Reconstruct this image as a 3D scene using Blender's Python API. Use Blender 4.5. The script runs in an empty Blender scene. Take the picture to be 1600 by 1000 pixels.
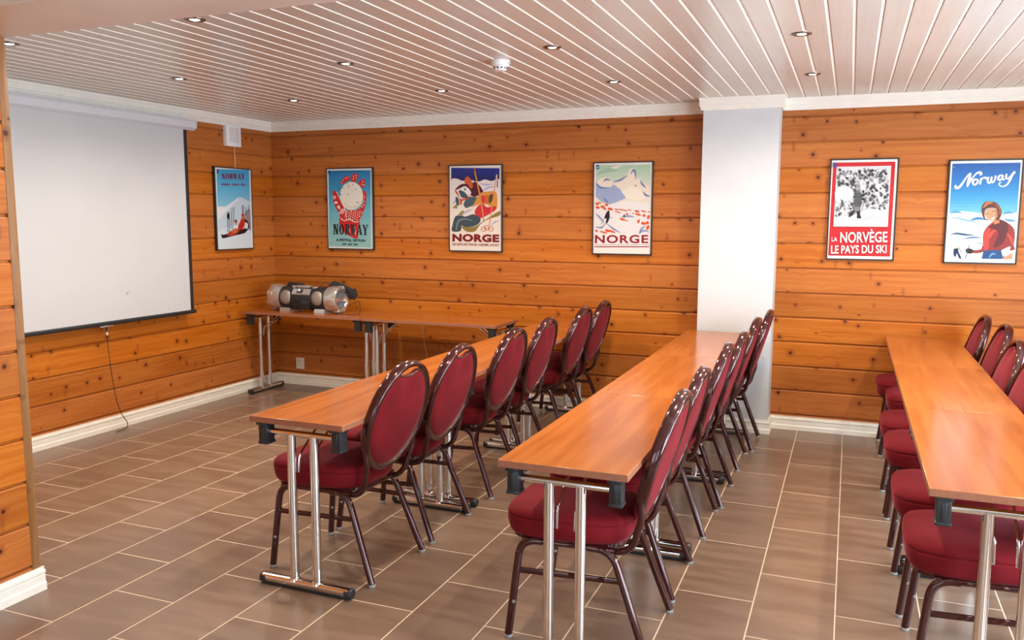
import bpy, bmesh, math, random
from mathutils import Vector, Matrix
from math import sin, cos, pi, radians

random.seed(7)
SC = bpy.context.scene
COL = SC.collection

# ------------------------------------------------------------------ camera
yaw, pitch, roll = radians(-21.893), radians(-6.971), radians(0.194)
fw = Vector((sin(yaw)*cos(pitch), cos(yaw)*cos(pitch), sin(pitch)))
rt = Vector((cos(yaw), -sin(yaw), 0)); up = rt.cross(fw)
r2 = rt*cos(roll) + up*sin(roll); u2 = up*cos(roll) - rt*sin(roll)
cd = bpy.data.cameras.new('camera'); cam = bpy.data.objects.new('camera', cd); COL.objects.link(cam)
m = Matrix.Identity(4)
for i in range(3):
    m[i][0], m[i][1], m[i][2] = r2[i], u2[i], -fw[i]
m.translation = Vector((4.945, -3.378, 1.549))
cam.matrix_world = m
cd.sensor_width = 36; cd.lens = 36*1309.1/1600; cd.clip_start = .02
SC.camera = cam

# ------------------------------------------------------------------ world, light, exposure
SC.view_settings.view_transform = 'Standard'
SC.view_settings.look = 'None'
SC.view_settings.gamma = 1
SC.view_settings.use_curve_mapping = False
SC.view_settings.exposure = 0.34
w = bpy.data.worlds.new('sky'); SC.world = w; w.use_nodes = True
w.node_tree.nodes['Background'].inputs[0].default_value = (.62, .78, 1, 1)
w.node_tree.nodes['Background'].inputs[1].default_value = 0.8

WIN_RIGHT = [(-3.3, -2.0), (-1.45, -.15), (.45, 1.75)]          # window openings in the right wall (y range)
FILL_WIN_FRONT = [(2.6, 3.9), (4.6, 5.9)]                            # unseen window openings added behind the camera for frontal fill (x range)
WZ = (.38, 2.08)
XR, YF = 7.0, -6.2

def daylight(name, loc, rot, sx, sy, power, col):
    l = bpy.data.lights.new(name, 'AREA'); l.shape = 'RECTANGLE'; l.size = sx; l.size_y = sy
    l.energy = power; l.color = col
    o = bpy.data.objects.new(name, l); COL.objects.link(o); o.location = loc; o.rotation_euler = rot
    return o
for a, b in WIN_RIGHT:
    daylight('window_daylight', (XR+.1, (a+b)/2, sum(WZ)/2), (0, radians(90), 0), WZ[1]-WZ[0], b-a, 104, (.74, .87, 1))
for a, b in FILL_WIN_FRONT:
    daylight('window_daylight', ((a+b)/2, YF-.1, sum(WZ)/2), (radians(90), 0, 0), b-a, WZ[1]-WZ[0], 20, (.86, .93, 1))  # weak fill lamps at the added windows behind the camera
SPOT_W = 44.0
SPOT_COL = (1, .88, .74)

# ------------------------------------------------------------------ helpers
def link(o): COL.objects.link(o); return o
def obj(name, bm, mat, parent=None, smooth=35, kind=None):
    me = bpy.data.meshes.new(name)
    bmesh.ops.recalc_face_normals(bm, faces=bm.faces[:])
    bm.to_mesh(me); bm.free()
    for mm in (mat if isinstance(mat, (list, tuple)) else [mat]): me.materials.append(mm)
    if smooth:
        me.shade_smooth(); me.set_sharp_from_angle(angle=radians(smooth))
    o = link(bpy.data.objects.new(name, me))
    if parent: o.parent = parent
    if kind: o['kind'] = kind
    return o
def tag(o, label, cat, group=None):
    o['label'] = label; o['category'] = cat
    if group: o['group'] = group
    return o
def thing(name, label, cat, loc=(0, 0, 0), rz=0, group=None):
    o = link(bpy.data.objects.new(name, None)); o.empty_display_size = .1
    o.location = loc; o.rotation_euler = (0, 0, rz)
    return tag(o, label, cat, group)
def struct(name, bm, mat, parent=None, smooth=30): return obj(name, bm, mat, parent, smooth, None if parent else 'structure')
def copy_tree(o, parent=None):
    c = o.copy(); COL.objects.link(c)
    if parent: c.parent = parent
    for ch in o.children: copy_tree(ch, c)
    return c

def box(bm, lo, hi, bev=0, seg=2, mi=0):
    lo = Vector(lo); hi = Vector(hi); c = (lo+hi)/2; s = hi-lo
    r = bmesh.ops.create_cube(bm, size=1, matrix=Matrix.Translation(c) @ Matrix.Diagonal((s.x, s.y, s.z, 1)))
    if bev:
        es = {e for v in r['verts'] for e in v.link_edges}
        fs = bmesh.ops.bevel(bm, geom=list(es), offset=bev, segments=seg, profile=.5, affect='EDGES', clamp_overlap=True)
    return bm
def sweep(bm, path, rx, ry, ref, n=10, closed=False, cap=True, power=2.0):
    """elliptic (or rounded-box) tube along path; rx along side = tangent x ref, ry along the remaining axis"""
    P = [Vector(p) for p in path]; N = len(P); rings = []
    ref = Vector(ref).normalized()
    for i, p in enumerate(P):
        if closed: t = P[(i+1) % N]-P[i-1]
        else: t = P[min(i+1, N-1)]-P[max(i-1, 0)]
        t.normalize(); s = t.cross(ref)
        if s.length < 1e-5: s = t.orthogonal()
        s.normalize(); q = s.cross(t)
        a = rx[i] if isinstance(rx, (list, tuple)) else rx; b = ry[i] if isinstance(ry, (list, tuple)) else ry
        ring = []
        for k in range(n):
            th = 2*pi*(k+.5)/n; cx, sy = cos(th), sin(th)
            e = 2/power
            ring.append(bm.verts.new(p + s*(a*math.copysign(abs(cx)**e, cx)) + q*(b*math.copysign(abs(sy)**e, sy))))
        rings.append(ring)
    for i in range(N if closed else N-1):
        A, B = rings[i], rings[(i+1) % N]
        for k in range(n): bm.faces.new((A[k], A[(k+1) % n], B[(k+1) % n], B[k]))
    if cap and not closed:
        bm.faces.new(rings[0][::-1]); bm.faces.new(rings[-1])
    return bm
def tube(bm, path, r, n=10, ref=None, **k):
    P = [Vector(p) for p in path]
    if ref is None:
        d = (P[-1]-P[0]).normalized(); ref = (0, 0, 1) if abs(d.z) < .8 else (0, 1, 0)
    return sweep(bm, P, r, r, ref, n, **k)
def cr(pts, n=6, closed=False):
    """Catmull-Rom through points (any dimension)"""
    P = [tuple(p) for p in pts]; N = len(P); out = []
    for i in range(N if closed else N-1):
        if closed: a, b, c, d = P[i-1], P[i], P[(i+1) % N], P[(i+2) % N]
        else: a, b, c, d = P[max(i-1, 0)], P[i], P[i+1], P[min(i+2, N-1)]
        for k in range(n):
            t = k/n
            out.append(tuple(.5*((2*y) + (z-x)*t + (2*x-5*y+4*z-w_)*t*t + (-x+3*y-3*z+w_)*t**3) for x, y, z, w_ in zip(a, b, c, d)))
    if not closed: out.append(P[-1])
    return out
def round_path(pts, rad, n=6):
    """polyline with filleted corners"""
    P = [Vector(p) for p in pts]; out = [P[0]]
    for i in range(1, len(P)-1):
        r = rad[i-1] if isinstance(rad, (list, tuple)) else rad
        a = (P[i-1]-P[i]).normalized(); b = (P[i+1]-P[i]).normalized()
        s = P[i]+a*r; e = P[i]+b*r
        for k in range(n+1):
            t = k/n; out.append(s*(1-t)**2 + P[i]*2*t*(1-t) + e*t*t)
    out.append(P[-1]); return out
def lathe(bm, prof, n=24, mat=Matrix.Identity(4)):
    """prof: list of (r, z) turned about z"""
    rings = []
    for r, z in prof:
        if r < 1e-6: rings.append([bm.verts.new(mat @ Vector((0, 0, z)))])
        else: rings.append([bm.verts.new(mat @ Vector((r*cos(2*pi*k/n), r*sin(2*pi*k/n), z))) for k in range(n)])
    for A, B in zip(rings, rings[1:]):
        for k in range(n):
            a0, a1 = A[k % len(A)], A[(k+1) % n % len(A)]; b0, b1 = B[k % len(B)], B[(k+1) % n % len(B)]
            vs = []
            for v in (a0, a1, b1, b0):
                if v not in vs: vs.append(v)
            if len(vs) > 2: bm.faces.new(vs)
    return bm
def loft(bm, rings, cap0=True, cap1=True, closed=True):
    R = [[bm.verts.new(Vector(p)) for p in r] for r in rings]; n = len(R[0])
    for A, B in zip(R, R[1:]):
        for k in range(n if closed else n-1): bm.faces.new((A[k], A[(k+1) % n], B[(k+1) % n], B[k]))
    if cap0: bm.faces.new(R[0][::-1])
    if cap1: bm.faces.new(R[-1])
    return bm
def B(): return bmesh.new()

# ------------------------------------------------------------------ materials
class NT:
    def __init__(s, name):
        s.m = bpy.data.materials.new(name); s.m.use_nodes = True; s.t = s.m.node_tree
        s.b = s.t.nodes['Principled BSDF']
    def n(s, typ, **kw):
        nd = s.t.nodes.new('ShaderNode'+typ)
        for k, v in kw.items():
            if k.startswith('_'): setattr(nd, k[1:], v)
        for k, v in kw.items():
            if not k.startswith('_'):
                key = int(k[1:]) if k[0] == 'i' and k[1:].isdigit() else k
                s.set(nd.inputs[key], v)
        return nd
    def set(s, inp, v):
        if isinstance(v, bpy.types.NodeSocket): s.t.links.new(v, inp)
        elif isinstance(v, bpy.types.Node): s.t.links.new(v.outputs[0], inp)
        else:
            if isinstance(v, tuple) and len(v) == 3 and inp.type == 'RGBA': v = v+(1,)
            inp.default_value = v
    def math(s, op, a, b=0.0, c=0.0, clamp=False):
        return s.n('Math', _operation=op, _use_clamp=clamp, i0=a, i1=b, i2=c).outputs[0]
    def mix(s, f, a, b, mode='MIX'):
        nd = s.t.nodes.new('ShaderNodeMix'); nd.data_type = 'RGBA'; nd.blend_type = mode
        s.set(nd.inputs[0], f); s.set(nd.inputs[6], a); s.set(nd.inputs[7], b); return nd.outputs[2]
    def remap(s, v, a, b, c=0.0, d=1.0, smooth=False):
        return s.n('MapRange', _interpolation_type='SMOOTHSTEP' if smooth else 'LINEAR', i0=v, i1=a, i2=b, i3=c, i4=d).outputs[0]
    def pos(s):
        tc = s.n('TexCoord').outputs['Object']; return tc, s.n('SeparateXYZ', i0=tc).outputs
    def xyz(s, x=0.0, y=0.0, z=0.0): return s.n('CombineXYZ', i0=x, i1=y, i2=z).outputs[0]
    def noise(s, vec, scale=5, detail=3, rough=.5, dist=0):
        return s.n('TexNoise', Vector=vec, Scale=scale, Detail=detail, Roughness=rough, Distortion=dist).outputs[0]
    def set_b(s, **kw):
        for k, v in kw.items(): s.set(s.b.inputs[k.replace('_', ' ')], v)
        return s.m
    def bump(s, h, dist=.001, strength=.5):
        s.set(s.b.inputs['Normal'], s.n('Bump', Strength=strength, Distance=dist, Height=h).outputs[0])
def plain(name, col, rough=.5, metal=0, noise_amt=.08, scale=30, **kw):
    t = NT(name); tc, _ = t.pos()
    c = t.mix(t.remap(t.noise(tc, scale, 2), .3, .7), tuple(x*(1-noise_amt) for x in col), tuple(min(1, x*(1+noise_amt)) for x in col))
    t.set_b(Base_Color=c, Roughness=rough, Metallic=metal, **kw)
    return t.m

BOARD, B0 = .1795, .115
def pine_mat(name, tint=(1, 1, 1), upright=False):
    t = NT(name); tc, p = t.pos()
    uu = t.math('ADD', p[0], p[1]); vv = p[2]
    if upright:
        row = t.math('FLOOR', t.math('MULTIPLY', uu, 3.0)); uu, vv = vv, uu
    else: row = t.math('FLOOR', t.math('DIVIDE', t.math('SUBTRACT', vv, B0), BOARD))
    rnd = t.n('TexWhiteNoise', _noise_dimensions='1D', W=row)
    us = t.math('ADD', uu, t.math('MULTIPLY', rnd.outputs[0], 13.0))
    # knots
    kv = t.n('TexVoronoi', _voronoi_dimensions='2D', _feature='F1', Vector=t.xyz(t.math('MULTIPLY', us, 1.0), t.math('MULTIPLY', vv, 1.0)), Scale=7.0, Randomness=1.0)
    kd = t.math('DIVIDE', kv.outputs['Distance'], 7.0)
    gate = t.math('GREATER_THAN', t.n('SeparateColor', i0=kv.outputs['Color']).outputs[0], .50)
    size = t.remap(t.n('SeparateColor', i0=kv.outputs['Color']).outputs[1], 0, 1, .004, .0145)
    wob = t.math('ADD', kd, t.math('MULTIPLY', t.math('SUBTRACT', t.noise(tc, 70, 2), .5), .008))
    knot = t.math('MULTIPLY', gate, t.math('SUBTRACT', 1.0, t.remap(t.math('DIVIDE', wob, size), .55, 1.05, smooth=True)))
    halo = t.math('MULTIPLY', gate, t.math('SUBTRACT', 1.0, t.remap(t.math('DIVIDE', wob, size), .8, 3.2, smooth=True)))
    # grain that flows round the knots
    warp = t.math('MULTIPLY', t.math('POWER', t.math('SUBTRACT', 1.0, t.remap(kd, 0, .06)), 2.0), .02)
    vz = t.math('ADD', t.math('ADD', vv, warp), t.math('MULTIPLY', rnd.outputs[0], 3.0))
    g1 = t.noise(t.xyz(t.math('MULTIPLY', us, .9), t.math('MULTIPLY', vz, 26.0), 0.0), 1.6, 4, .6, .4)
    g2 = t.noise(t.xyz(t.math('MULTIPLY', us, 2.5), t.math('MULTIPLY', vz, 140.0), 1.3), 1.0, 3, .6, .1)
    big = t.noise(t.xyz(t.math('MULTIPLY', us, 1.0), t.math('MULTIPLY', vv, 4.0), 5.0), 1.0, 2)
    c = t.mix(t.remap(g1, .32, .68, smooth=True), (.39*tint[0], .098*tint[1], .012*tint[2]), (.50*tint[0], .160*tint[1], .028*tint[2]))
    c = t.mix(t.remap(g2, .35, .7, 0, .38), c, (.25*tint[0], .050*tint[1], .006*tint[2]))
    c = t.mix(t.remap(big, .35, .75, 0, .35), c, (.55*tint[0], .200*tint[1], .042*tint[2]))
    val = t.remap(rnd.outputs[0], 0, 1, .86, 1.10)
    c = t.n('HueSaturation', Color=c, Value=val, Saturation=t.remap(rnd.outputs[1], 0, 1, .96, 1.06)).outputs[0]
    sv = t.n('TexVoronoi', _voronoi_dimensions='2D', _feature='F1', Vector=t.xyz(t.math('MULTIPLY', us, 9.0), t.math('ADD', t.math('MULTIPLY', vv, 3.6), 7.3)), Scale=1.0, Randomness=1.0)
    smear = t.math('MULTIPLY', t.math('GREATER_THAN', t.n('SeparateColor', i0=sv.outputs['Color']).outputs[0], .76), t.math('SUBTRACT', 1.0, t.remap(t.math('ADD', sv.outputs['Distance'], t.math('MULTIPLY', t.math('SUBTRACT', g1, .5), .25)), .03, .17, smooth=True)))
    c = t.mix(t.math('MULTIPLY', smear, .55), c, (.22*tint[0], .05, .010))
    c = t.mix(t.math('MULTIPLY', halo, .45), c, (.20*tint[0], .030, .004))
    c = t.mix(t.math('MULTIPLY', knot, .92), c, (.045, .006, .0015))
    t.bump(g2, .0006, .25)
    return t.set_b(Base_Color=c, Roughness=.42, Specular_IOR_Level=.30)
M = {}
M['pine'] = pine_mat('pine_panelling')
M['pine_light'] = pine_mat('pine_trim', (.58, .95, 2.4), True)

def floor_mat():
    t = NT('slate_tile'); tc, p = t.pos()
    W_, L_ = .31, .6
    rx = t.math('DIVIDE', p[0], W_); row = t.math('FLOOR', rx)
    par = t.math('MODULO', t.math('ADD', row, 20.0), 2.0)
    cy = t.math('ADD', t.math('DIVIDE', p[1], L_), t.math('MULTIPLY', par, .5))
    colm = t.math('FLOOR', cy)
    fx = t.math('SUBTRACT', rx, row); fy = t.math('SUBTRACT', cy, colm)
    ex = t.math('MULTIPLY', t.math('MINIMUM', fx, t.math('SUBTRACT', 1.0, fx)), W_)
    ey = t.math('MULTIPLY', t.math('MINIMUM', fy, t.math('SUBTRACT', 1.0, fy)), L_)
    e = t.math('MINIMUM', ex, ey)
    tile = t.remap(e, .0018, .0034, smooth=True)
    rnd = t.n('TexWhiteNoise', _noise_dimensions='2D', Vector=t.xyz(row, colm))
    sh = t.n('VectorMath', _operation='ADD', i0=tc, i1=t.n('VectorMath', _operation='SCALE', i0=rnd.outputs[1], Scale=7.0).outputs[0]).outputs[0]
    rot = t.n('Mapping', _vector_type='POINT', Vector=sh, Rotation=(0, 0, .75), Scale=(1.2, 6.5, 1)).outputs[0]
    s1 = t.noise(rot, 2.2, 3, .5, .1)
    s2 = t.noise(sh, 3.0, 4, .55)
    c = t.mix(t.remap(s1, .36, .64, smooth=True), (.178, .106, .068), (.228, .142, .092))
    c = t.mix(t.remap(s2, .3, .75, 0, .4), c, (.180, .122, .088))
    c = t.n('HueSaturation', Color=c, Value=t.remap(rnd.outputs[0], 0, 1, .9, 1.1)).outputs[0]
    c = t.mix(tile, (.66, .52, .36), c)
    h = tile
    t.bump(h, .0018, .45)
    return t.set_b(Base_Color=c, Roughness=t.math('ADD', t.remap(s1, .36, .64, .28, .34), t.math('MULTIPLY', t.math('SUBTRACT', 1.0, tile), .4)), Specular_IOR_Level=.5)
M['floor'] = floor_mat()

def ceil_mat():
    t = NT('whitewashed_board'); tc, p = t.pos()
    row = t.math('FLOOR', t.math('DIVIDE', t.math('SUBTRACT', p[0], .042), .106))
    rnd = t.n('TexWhiteNoise', _noise_dimensions='1D', W=row)
    v = t.xyz(t.math('MULTIPLY', p[0], 30.0), t.math('ADD', t.math('MULTIPLY', p[1], .8), t.math('MULTIPLY', rnd.outputs[0], 9.0)), 0.0)
    g = t.noise(v, 1.5, 4, .6, .5); b_ = t.noise(tc, 1.7, 3)
    c = t.mix(t.remap(g, .3, .7), (.53, .47, .395), (.60, .55, .475))
    c = t.mix(t.remap(b_, .35, .7, 0, .5), c, (.62, .575, .52))
    c = t.n('HueSaturation', Color=c, Value=t.remap(rnd.outputs[0], 0, 1, .95, 1.04)).outputs[0]
    t.set_b(Base_Color=c, Roughness=.30, Specular_IOR_Level=.55)
    return t.m
M['ceil'] = ceil_mat()
M['ceil_groove'] = plain('cream_groove', (.92, .87, .78), .5, noise_amt=.04)
M['white'] = plain('white_trim_paint', (.80, .755, .665), .38, noise_amt=.03, scale=12)
M['wallpaint'] = plain('white_wall_paint', (.80, .785, .765), .55, noise_amt=.03, scale=6)
def plaster():
    t = NT('column_plaster'); tc, p = t.pos()
    n1 = t.noise(tc, 90, 3); n2 = t.noise(tc, 3, 3)
    c = t.mix(t.remap(n2, .3, .7), (.55, .55, .55), (.60, .60, .60))
    t.bump(n1, .0008, .35)
    return t.set_b(Base_Color=c, Roughness=.55)
M['column'] = plaster()
def laminate():
    t = NT('cherry_laminate'); tc, p = t.pos()
    oi = t.n('ObjectInfo').outputs['Random']
    y = t.math('ADD', p[1], t.math('MULTIPLY', oi, 11.0))
    w1 = t.noise(t.xyz(t.math('MULTIPLY', p[0], 14.0), t.math('MULTIPLY', y, 1.1), oi), 1.3, 2, .5, .2)
    w2 = t.noise(t.xyz(t.math('MULTIPLY', p[0], 45.0), t.math('MULTIPLY', y, 1.5), 0.0), 1.0, 2)
    c = t.mix(t.remap(w1, .34, .66, smooth=True), (.325, .088, .016), (.41, .128, .026))
    c = t.mix(t.remap(w2, .35, .7, 0, .16), c, (.25, .058, .009))
    return t.set_b(Base_Color=c, Roughness=.20, Specular_IOR_Level=.42, Coat_Weight=.08, Coat_Roughness=.08)
M['lam'] = laminate()
M['edge'] = plain('table_edge_band', (.30, .115, .06), .35, noise_amt=.12, scale=60)
M['chrome'] = plain('chrome', (.78, .77, .75), .10, 1, noise_amt=.02)
M['black'] = plain('black_plastic', (.018, .019, .021), .38)
M['grey_plastic'] = plain('dark_grey_plastic', (.020, .023, .025), .33)
def velvet():
    t = NT('red_velvet'); tc, p = t.pos()
    n1 = t.noise(tc, 7, 3); n2 = t.noise(tc, 420, 2)
    c = t.mix(t.remap(n1, .3, .7), (.130, .0035, .007), (.195, .007, .012))
    t.bump(n2, .0008, .4)
    t.set_b(Base_Color=c, Roughness=.85, Specular_IOR_Level=.2, Sheen_Weight=.28, Sheen_Roughness=.35, Sheen_Tint=(1, .25, .32, 1))
    return t.m
M['velvet'] = velvet()
M['frame'] = plain('maroon_enamel', (.052, .0085, .0075), .13, .35, noise_amt=.15, Coat_Weight=.6, Coat_Roughness=.05)
M['bead'] = plain('bronze_bead', (.16, .10, .07), .3, .7)
M['glide'] = plain('clear_glide', (.34, .34, .33), .3)
M['fabric_screen'] = plain('screen_fabric', (.53, .53, .53), .7, noise_amt=.02, scale=3)
M['white_plastic'] = plain('white_plastic', (.82, .82, .81), .35, noise_amt=.02)
M['off_white'] = plain('cream_plastic', (.80, .74, .58), .35, noise_amt=.03)
M['housing'] = plain('screen_housing', (.62, .625, .64), .35, noise_amt=.02)
M['silver'] = plain('silver_plastic', (.60, .56, .52), .28, .75, noise_amt=.04)
M['grille'] = plain('speaker_grille', (.30, .25, .21), .45, .4, noise_amt=.2, scale=400)
M['cone'] = plain('speaker_cone', (.16, .18, .19), .6, 0)
M['cord'] = plain('dark_cord', (.03, .022, .018), .6)
M['tan_cord'] = plain('tan_cord', (.62, .34, .16), .6)
M['bronze'] = plain('bronze_ring', (.13, .085, .06), .3, .8)
def emis(name, col, s):
    t = NT(name); t.set_b(Base_Color=(.9, .9, .9), Emission_Color=col, Emission_Strength=s); return t.m
M['lamp'] = emis('halogen_lens', (1, .93, .86), 9)
M['dark'] = plain('dark_gap', (.012, .01, .009), .8)

# ------------------------------------------------------------------ the room
YB, H, ZB = 3.018, 2.397, 2.23        # back wall, ceiling, underside of the beam
XN, YN = 1.88, -1.012                 # face and end of the partition on the left
def groove_profile(z0, z1):
    """(depth, z) from bottom to top, board faces at depth 0"""
    pr = [(0, z0)]; k = 0
    while True:
        z = B0+k*BOARD; k += 1
        if z > z1-.02: break
        if z < z0+.02: continue
        pr += [(0, z-.012), (-.0025, z-.0075), (-.005, z-.0058), (-.014, z-.0050), (-.014, z+.0038), (-.003, z+.0046), (0, z+.008)]
    return pr+[(0, z1)]
def panel_wall(name, a, b, nrm, z0, z1, mat=None):
    """grooved wall from a to b (xy), normal nrm pointing into the room"""
    a, b, nv = Vector(a+(0,)), Vector(b+(0,)), Vector(nrm+(0,))
    bm = B(); pr = groove_profile(z0, z1)
    rows = [[bm.verts.new(p+nv*d+Vector((0, 0, z))) for p in (a, b)] for d, z in pr]
    back = [[bm.verts.new(p-nv*.08+Vector((0, 0, z))) for p in (a, b)] for z in (z1, z0)]
    loop = rows+back
    for i in range(len(loop)):
        A, C_ = loop[i], loop[(i+1) % len(loop)]
        bm.faces.new((A[0], A[1], C_[1], C_[0]))
    for s in (0, 1):
        bm.faces.new([r[s] for r in loop])
    return struct(name, bm, mat or M['pine'], smooth=0)
bm = B(); box(bm, (-.1, YF-.1, -.1), (XR+.1, YB+.1, 0)); struct('floor', bm, M['floor'], smooth=0)
# ceiling of boards that run from the camera to the back wall
bm = B(); P_ = .106; x = .042-P_; prev = None
pr = []
x = .042
while x < XR+.05:
    pr += [(x-.008, 0), (x-.0065, .0035), (x+.0035, .0035), (x+.0040, .011), (x+.0068, .011), (x+.0075, 0)]; x += P_
pr = [(-.05, 0)]+[q for q in pr if q[0] > -.04]+[(XR+.08, 0)]
va = [[bm.verts.new((px, y, H+dz)) for px, dz in pr] for y in (YF-.08, YB+.06)]
for i in range(len(pr)-1):
    f = bm.faces.new((va[0][i], va[0][i+1], va[1][i+1], va[1][i]))
    if pr[i][1] > 0 or pr[i+1][1] > 0: f.material_index = 1
tp = [[bm.verts.new((px, y, H+.08)) for px in (-.05, XR+.08)] for y in (YF-.08, YB+.06)]
bm.faces.new((tp[0][0], tp[0][1], tp[1][1], tp[1][0]))
bm.faces.new((va[0][0], va[1][0], tp[1][0], tp[0][0])); bm.faces.new((va[0][-1], va[1][-1], tp[1][1], tp[0][1]))
struct('ceiling', bm, [M['ceil'], M['ceil_groove']], smooth=0)
panel_wall('wall_back', (-.08, YB), (XR+.08, YB), (0, -1), 0, H)
panel_wall('wall_left', (0, -1.25), (0, YB), (1, 0), 0, H)
panel_wall('wall_partition', (XN, YF), (XN, YN-.03), (1, 0), 0, H)
bm = B(); box(bm, (-.08, -1.33, 0), (XN-.08, -1.25, H)); struct('wall_recess', bm, M['wallpaint'], smooth=0)
bm = B(); box(bm, (XN-.13, YN-.036, 0), (XN+.002, YN, ZB), .002); struct('trim_1', bm, M['pine_light'])
# beam across the room at the end of the partition
bm = B(); box(bm, (XN-.10, -1.367, ZB), (XR, YN-.0, H+.01), .003); struct('trim_2', bm, M['ceil_beam'] if 'ceil_beam' in M else plain('beam_paint', (.82, .775, .71), .45, noise_amt=.03, scale=5))
def wall_with_windows(name, fixed, axis, lo, hi, wins, sgn):
    bm = B(); t_ = .16
    def bx(a, b, z0, z1):
        if axis == 'x': box(bm, (min(fixed, fixed+sgn*t_), a, z0), (max(fixed, fixed+sgn*t_), b, z1))
        else: box(bm, (a, min(fixed, fixed+sgn*t_), z0), (b, max(fixed, fixed+sgn*t_), z1))
    bx(lo, hi, 0, WZ[0]); bx(lo, hi, WZ[1], H)
    ed = [lo]+[e for w_ in wins for e in w_]+[hi]
    for a, b in zip(ed[::2], ed[1::2]): bx(a, b, WZ[0], WZ[1])
    struct(name, bm, M['wallpaint'], smooth=0)
wall_with_windows('wall_right', XR, 'x', YF, YB, WIN_RIGHT, 1)
wall_with_windows('wall_front', YF, 'y', XN, XR, FILL_WIN_FRONT, -1)
for k, (a, b) in enumerate(WIN_RIGHT+FILL_WIN_FRONT):  # the front-wall ones are unseen, added to go with the fill lamps
    bm = B(); z0, z1 = WZ; fwid = .05
    def fb(a0, b0, c0, c1):
        if k < len(WIN_RIGHT): box(bm, (XR-.012, a0, c0), (XR+.07, b0, c1), .004)
        else: box(bm, (a0, YF-.07, c0), (b0, YF+.012, c1), .004)
    fb(a, a+fwid, z0, z1); fb(b-fwid, b, z0, z1); fb(a, b, z0, z0+fwid); fb(a, b, z1-fwid, z1); fb((a+b)/2-.02, (a+b)/2+.02, z0, z1)
    struct('window_%d' % (k+1), bm, M['white'])
# column
CX0, CX1, CY = 3.926, 4.451, 2.816
BASE = [(0, 0), (.018, 0), (.018, .030), (.013, .036), (.013, .062), (.009, .068), (.016, .073), (.016, .083), (.008, .088), (.008, .099), (0, .099)]
CROWN = [(0, H), (.030, H), (.030, H-.012), (.027, H-.016), (.027, H-.050), (.022, H-.055), (.022, H-.064), (.017, H-.068), (.017, H-.080), (.013, H-.086), (0, H-.086)]
bm = B(); box(bm, (CX0, CY, 0), (CX1, YB-.002, H)); column = struct('column', bm, M['column'], smooth=0)
def molding(name, p, q, nrm, prof, c0=0, c1=0, parent=None, mat=None, bm_in=None):
    """profile swept from p to q; c0/c1: +1 inside mitre, -1 outside mitre, 0 square"""
    p, q, nv = Vector(p+(0,)), Vector(q+(0,)), Vector(nrm+(0,)); d = (q-p).normalized()
    bm = bm_in or B()
    r0 = [bm.verts.new(p+nv*a+Vector((0, 0, z))+d*(a*c0)) for a, z in prof]
    r1 = [bm.verts.new(q+nv*a+Vector((0, 0, z))-d*(a*c1)) for a, z in prof]
    n = len(prof)
    for i in range(n): bm.faces.new((r0[i], r0[(i+1) % n], r1[(i+1) % n], r1[i]))
    bm.faces.new(r0); bm.faces.new(r1[::-1])
    if bm_in: return bm
    return struct(name, bm, mat or M['white'], parent, smooth=25)
def column_trim(name, prof):
    bm = B()
    molding('', (CX0, YB), (CX0, CY), (-1, 0), prof, 1, -1, bm_in=bm)
    molding('', (CX0, CY), (CX1, CY), (0, -1), prof, -1, -1, bm_in=bm)
    molding('', (CX1, CY), (CX1, YB), (1, 0), prof, -1, 1, bm_in=bm)
    obj(name, bm, M['white'], column, 25)
column_trim('base_trim', BASE); column_trim('crown_trim', CROWN)
molding('baseboard_left', (0, -1.25), (0, YB), (1, 0), BASE, 0, 1)
bm = B(); molding('', (0, YB), (CX0, YB), (0, -1), BASE, 1, 1, bm_in=bm); molding('', (CX1, YB), (XR, YB), (0, -1), BASE, 1, 1, bm_in=bm)
struct('baseboard_back', bm, M['white'], smooth=25)
molding('baseboard_partition', (XN, YF), (XN, YN+.012), (1, 0), BASE, 1, 0)
molding('baseboard_right', (XR, YB), (XR, YF), (-1, 0), BASE, 1, 1)
molding('trim_3', (0, -1.25), (0, YB), (1, 0), CROWN, 0, 1)
bm = B(); molding('', (0, YB), (CX0, YB), (0, -1), CROWN, 1, 1, bm_in=bm); molding('', (CX1, YB), (XR, YB), (0, -1), CROWN, 1, 1, bm_in=bm)
struct('trim_4', bm, M['white'], smooth=25)

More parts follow.
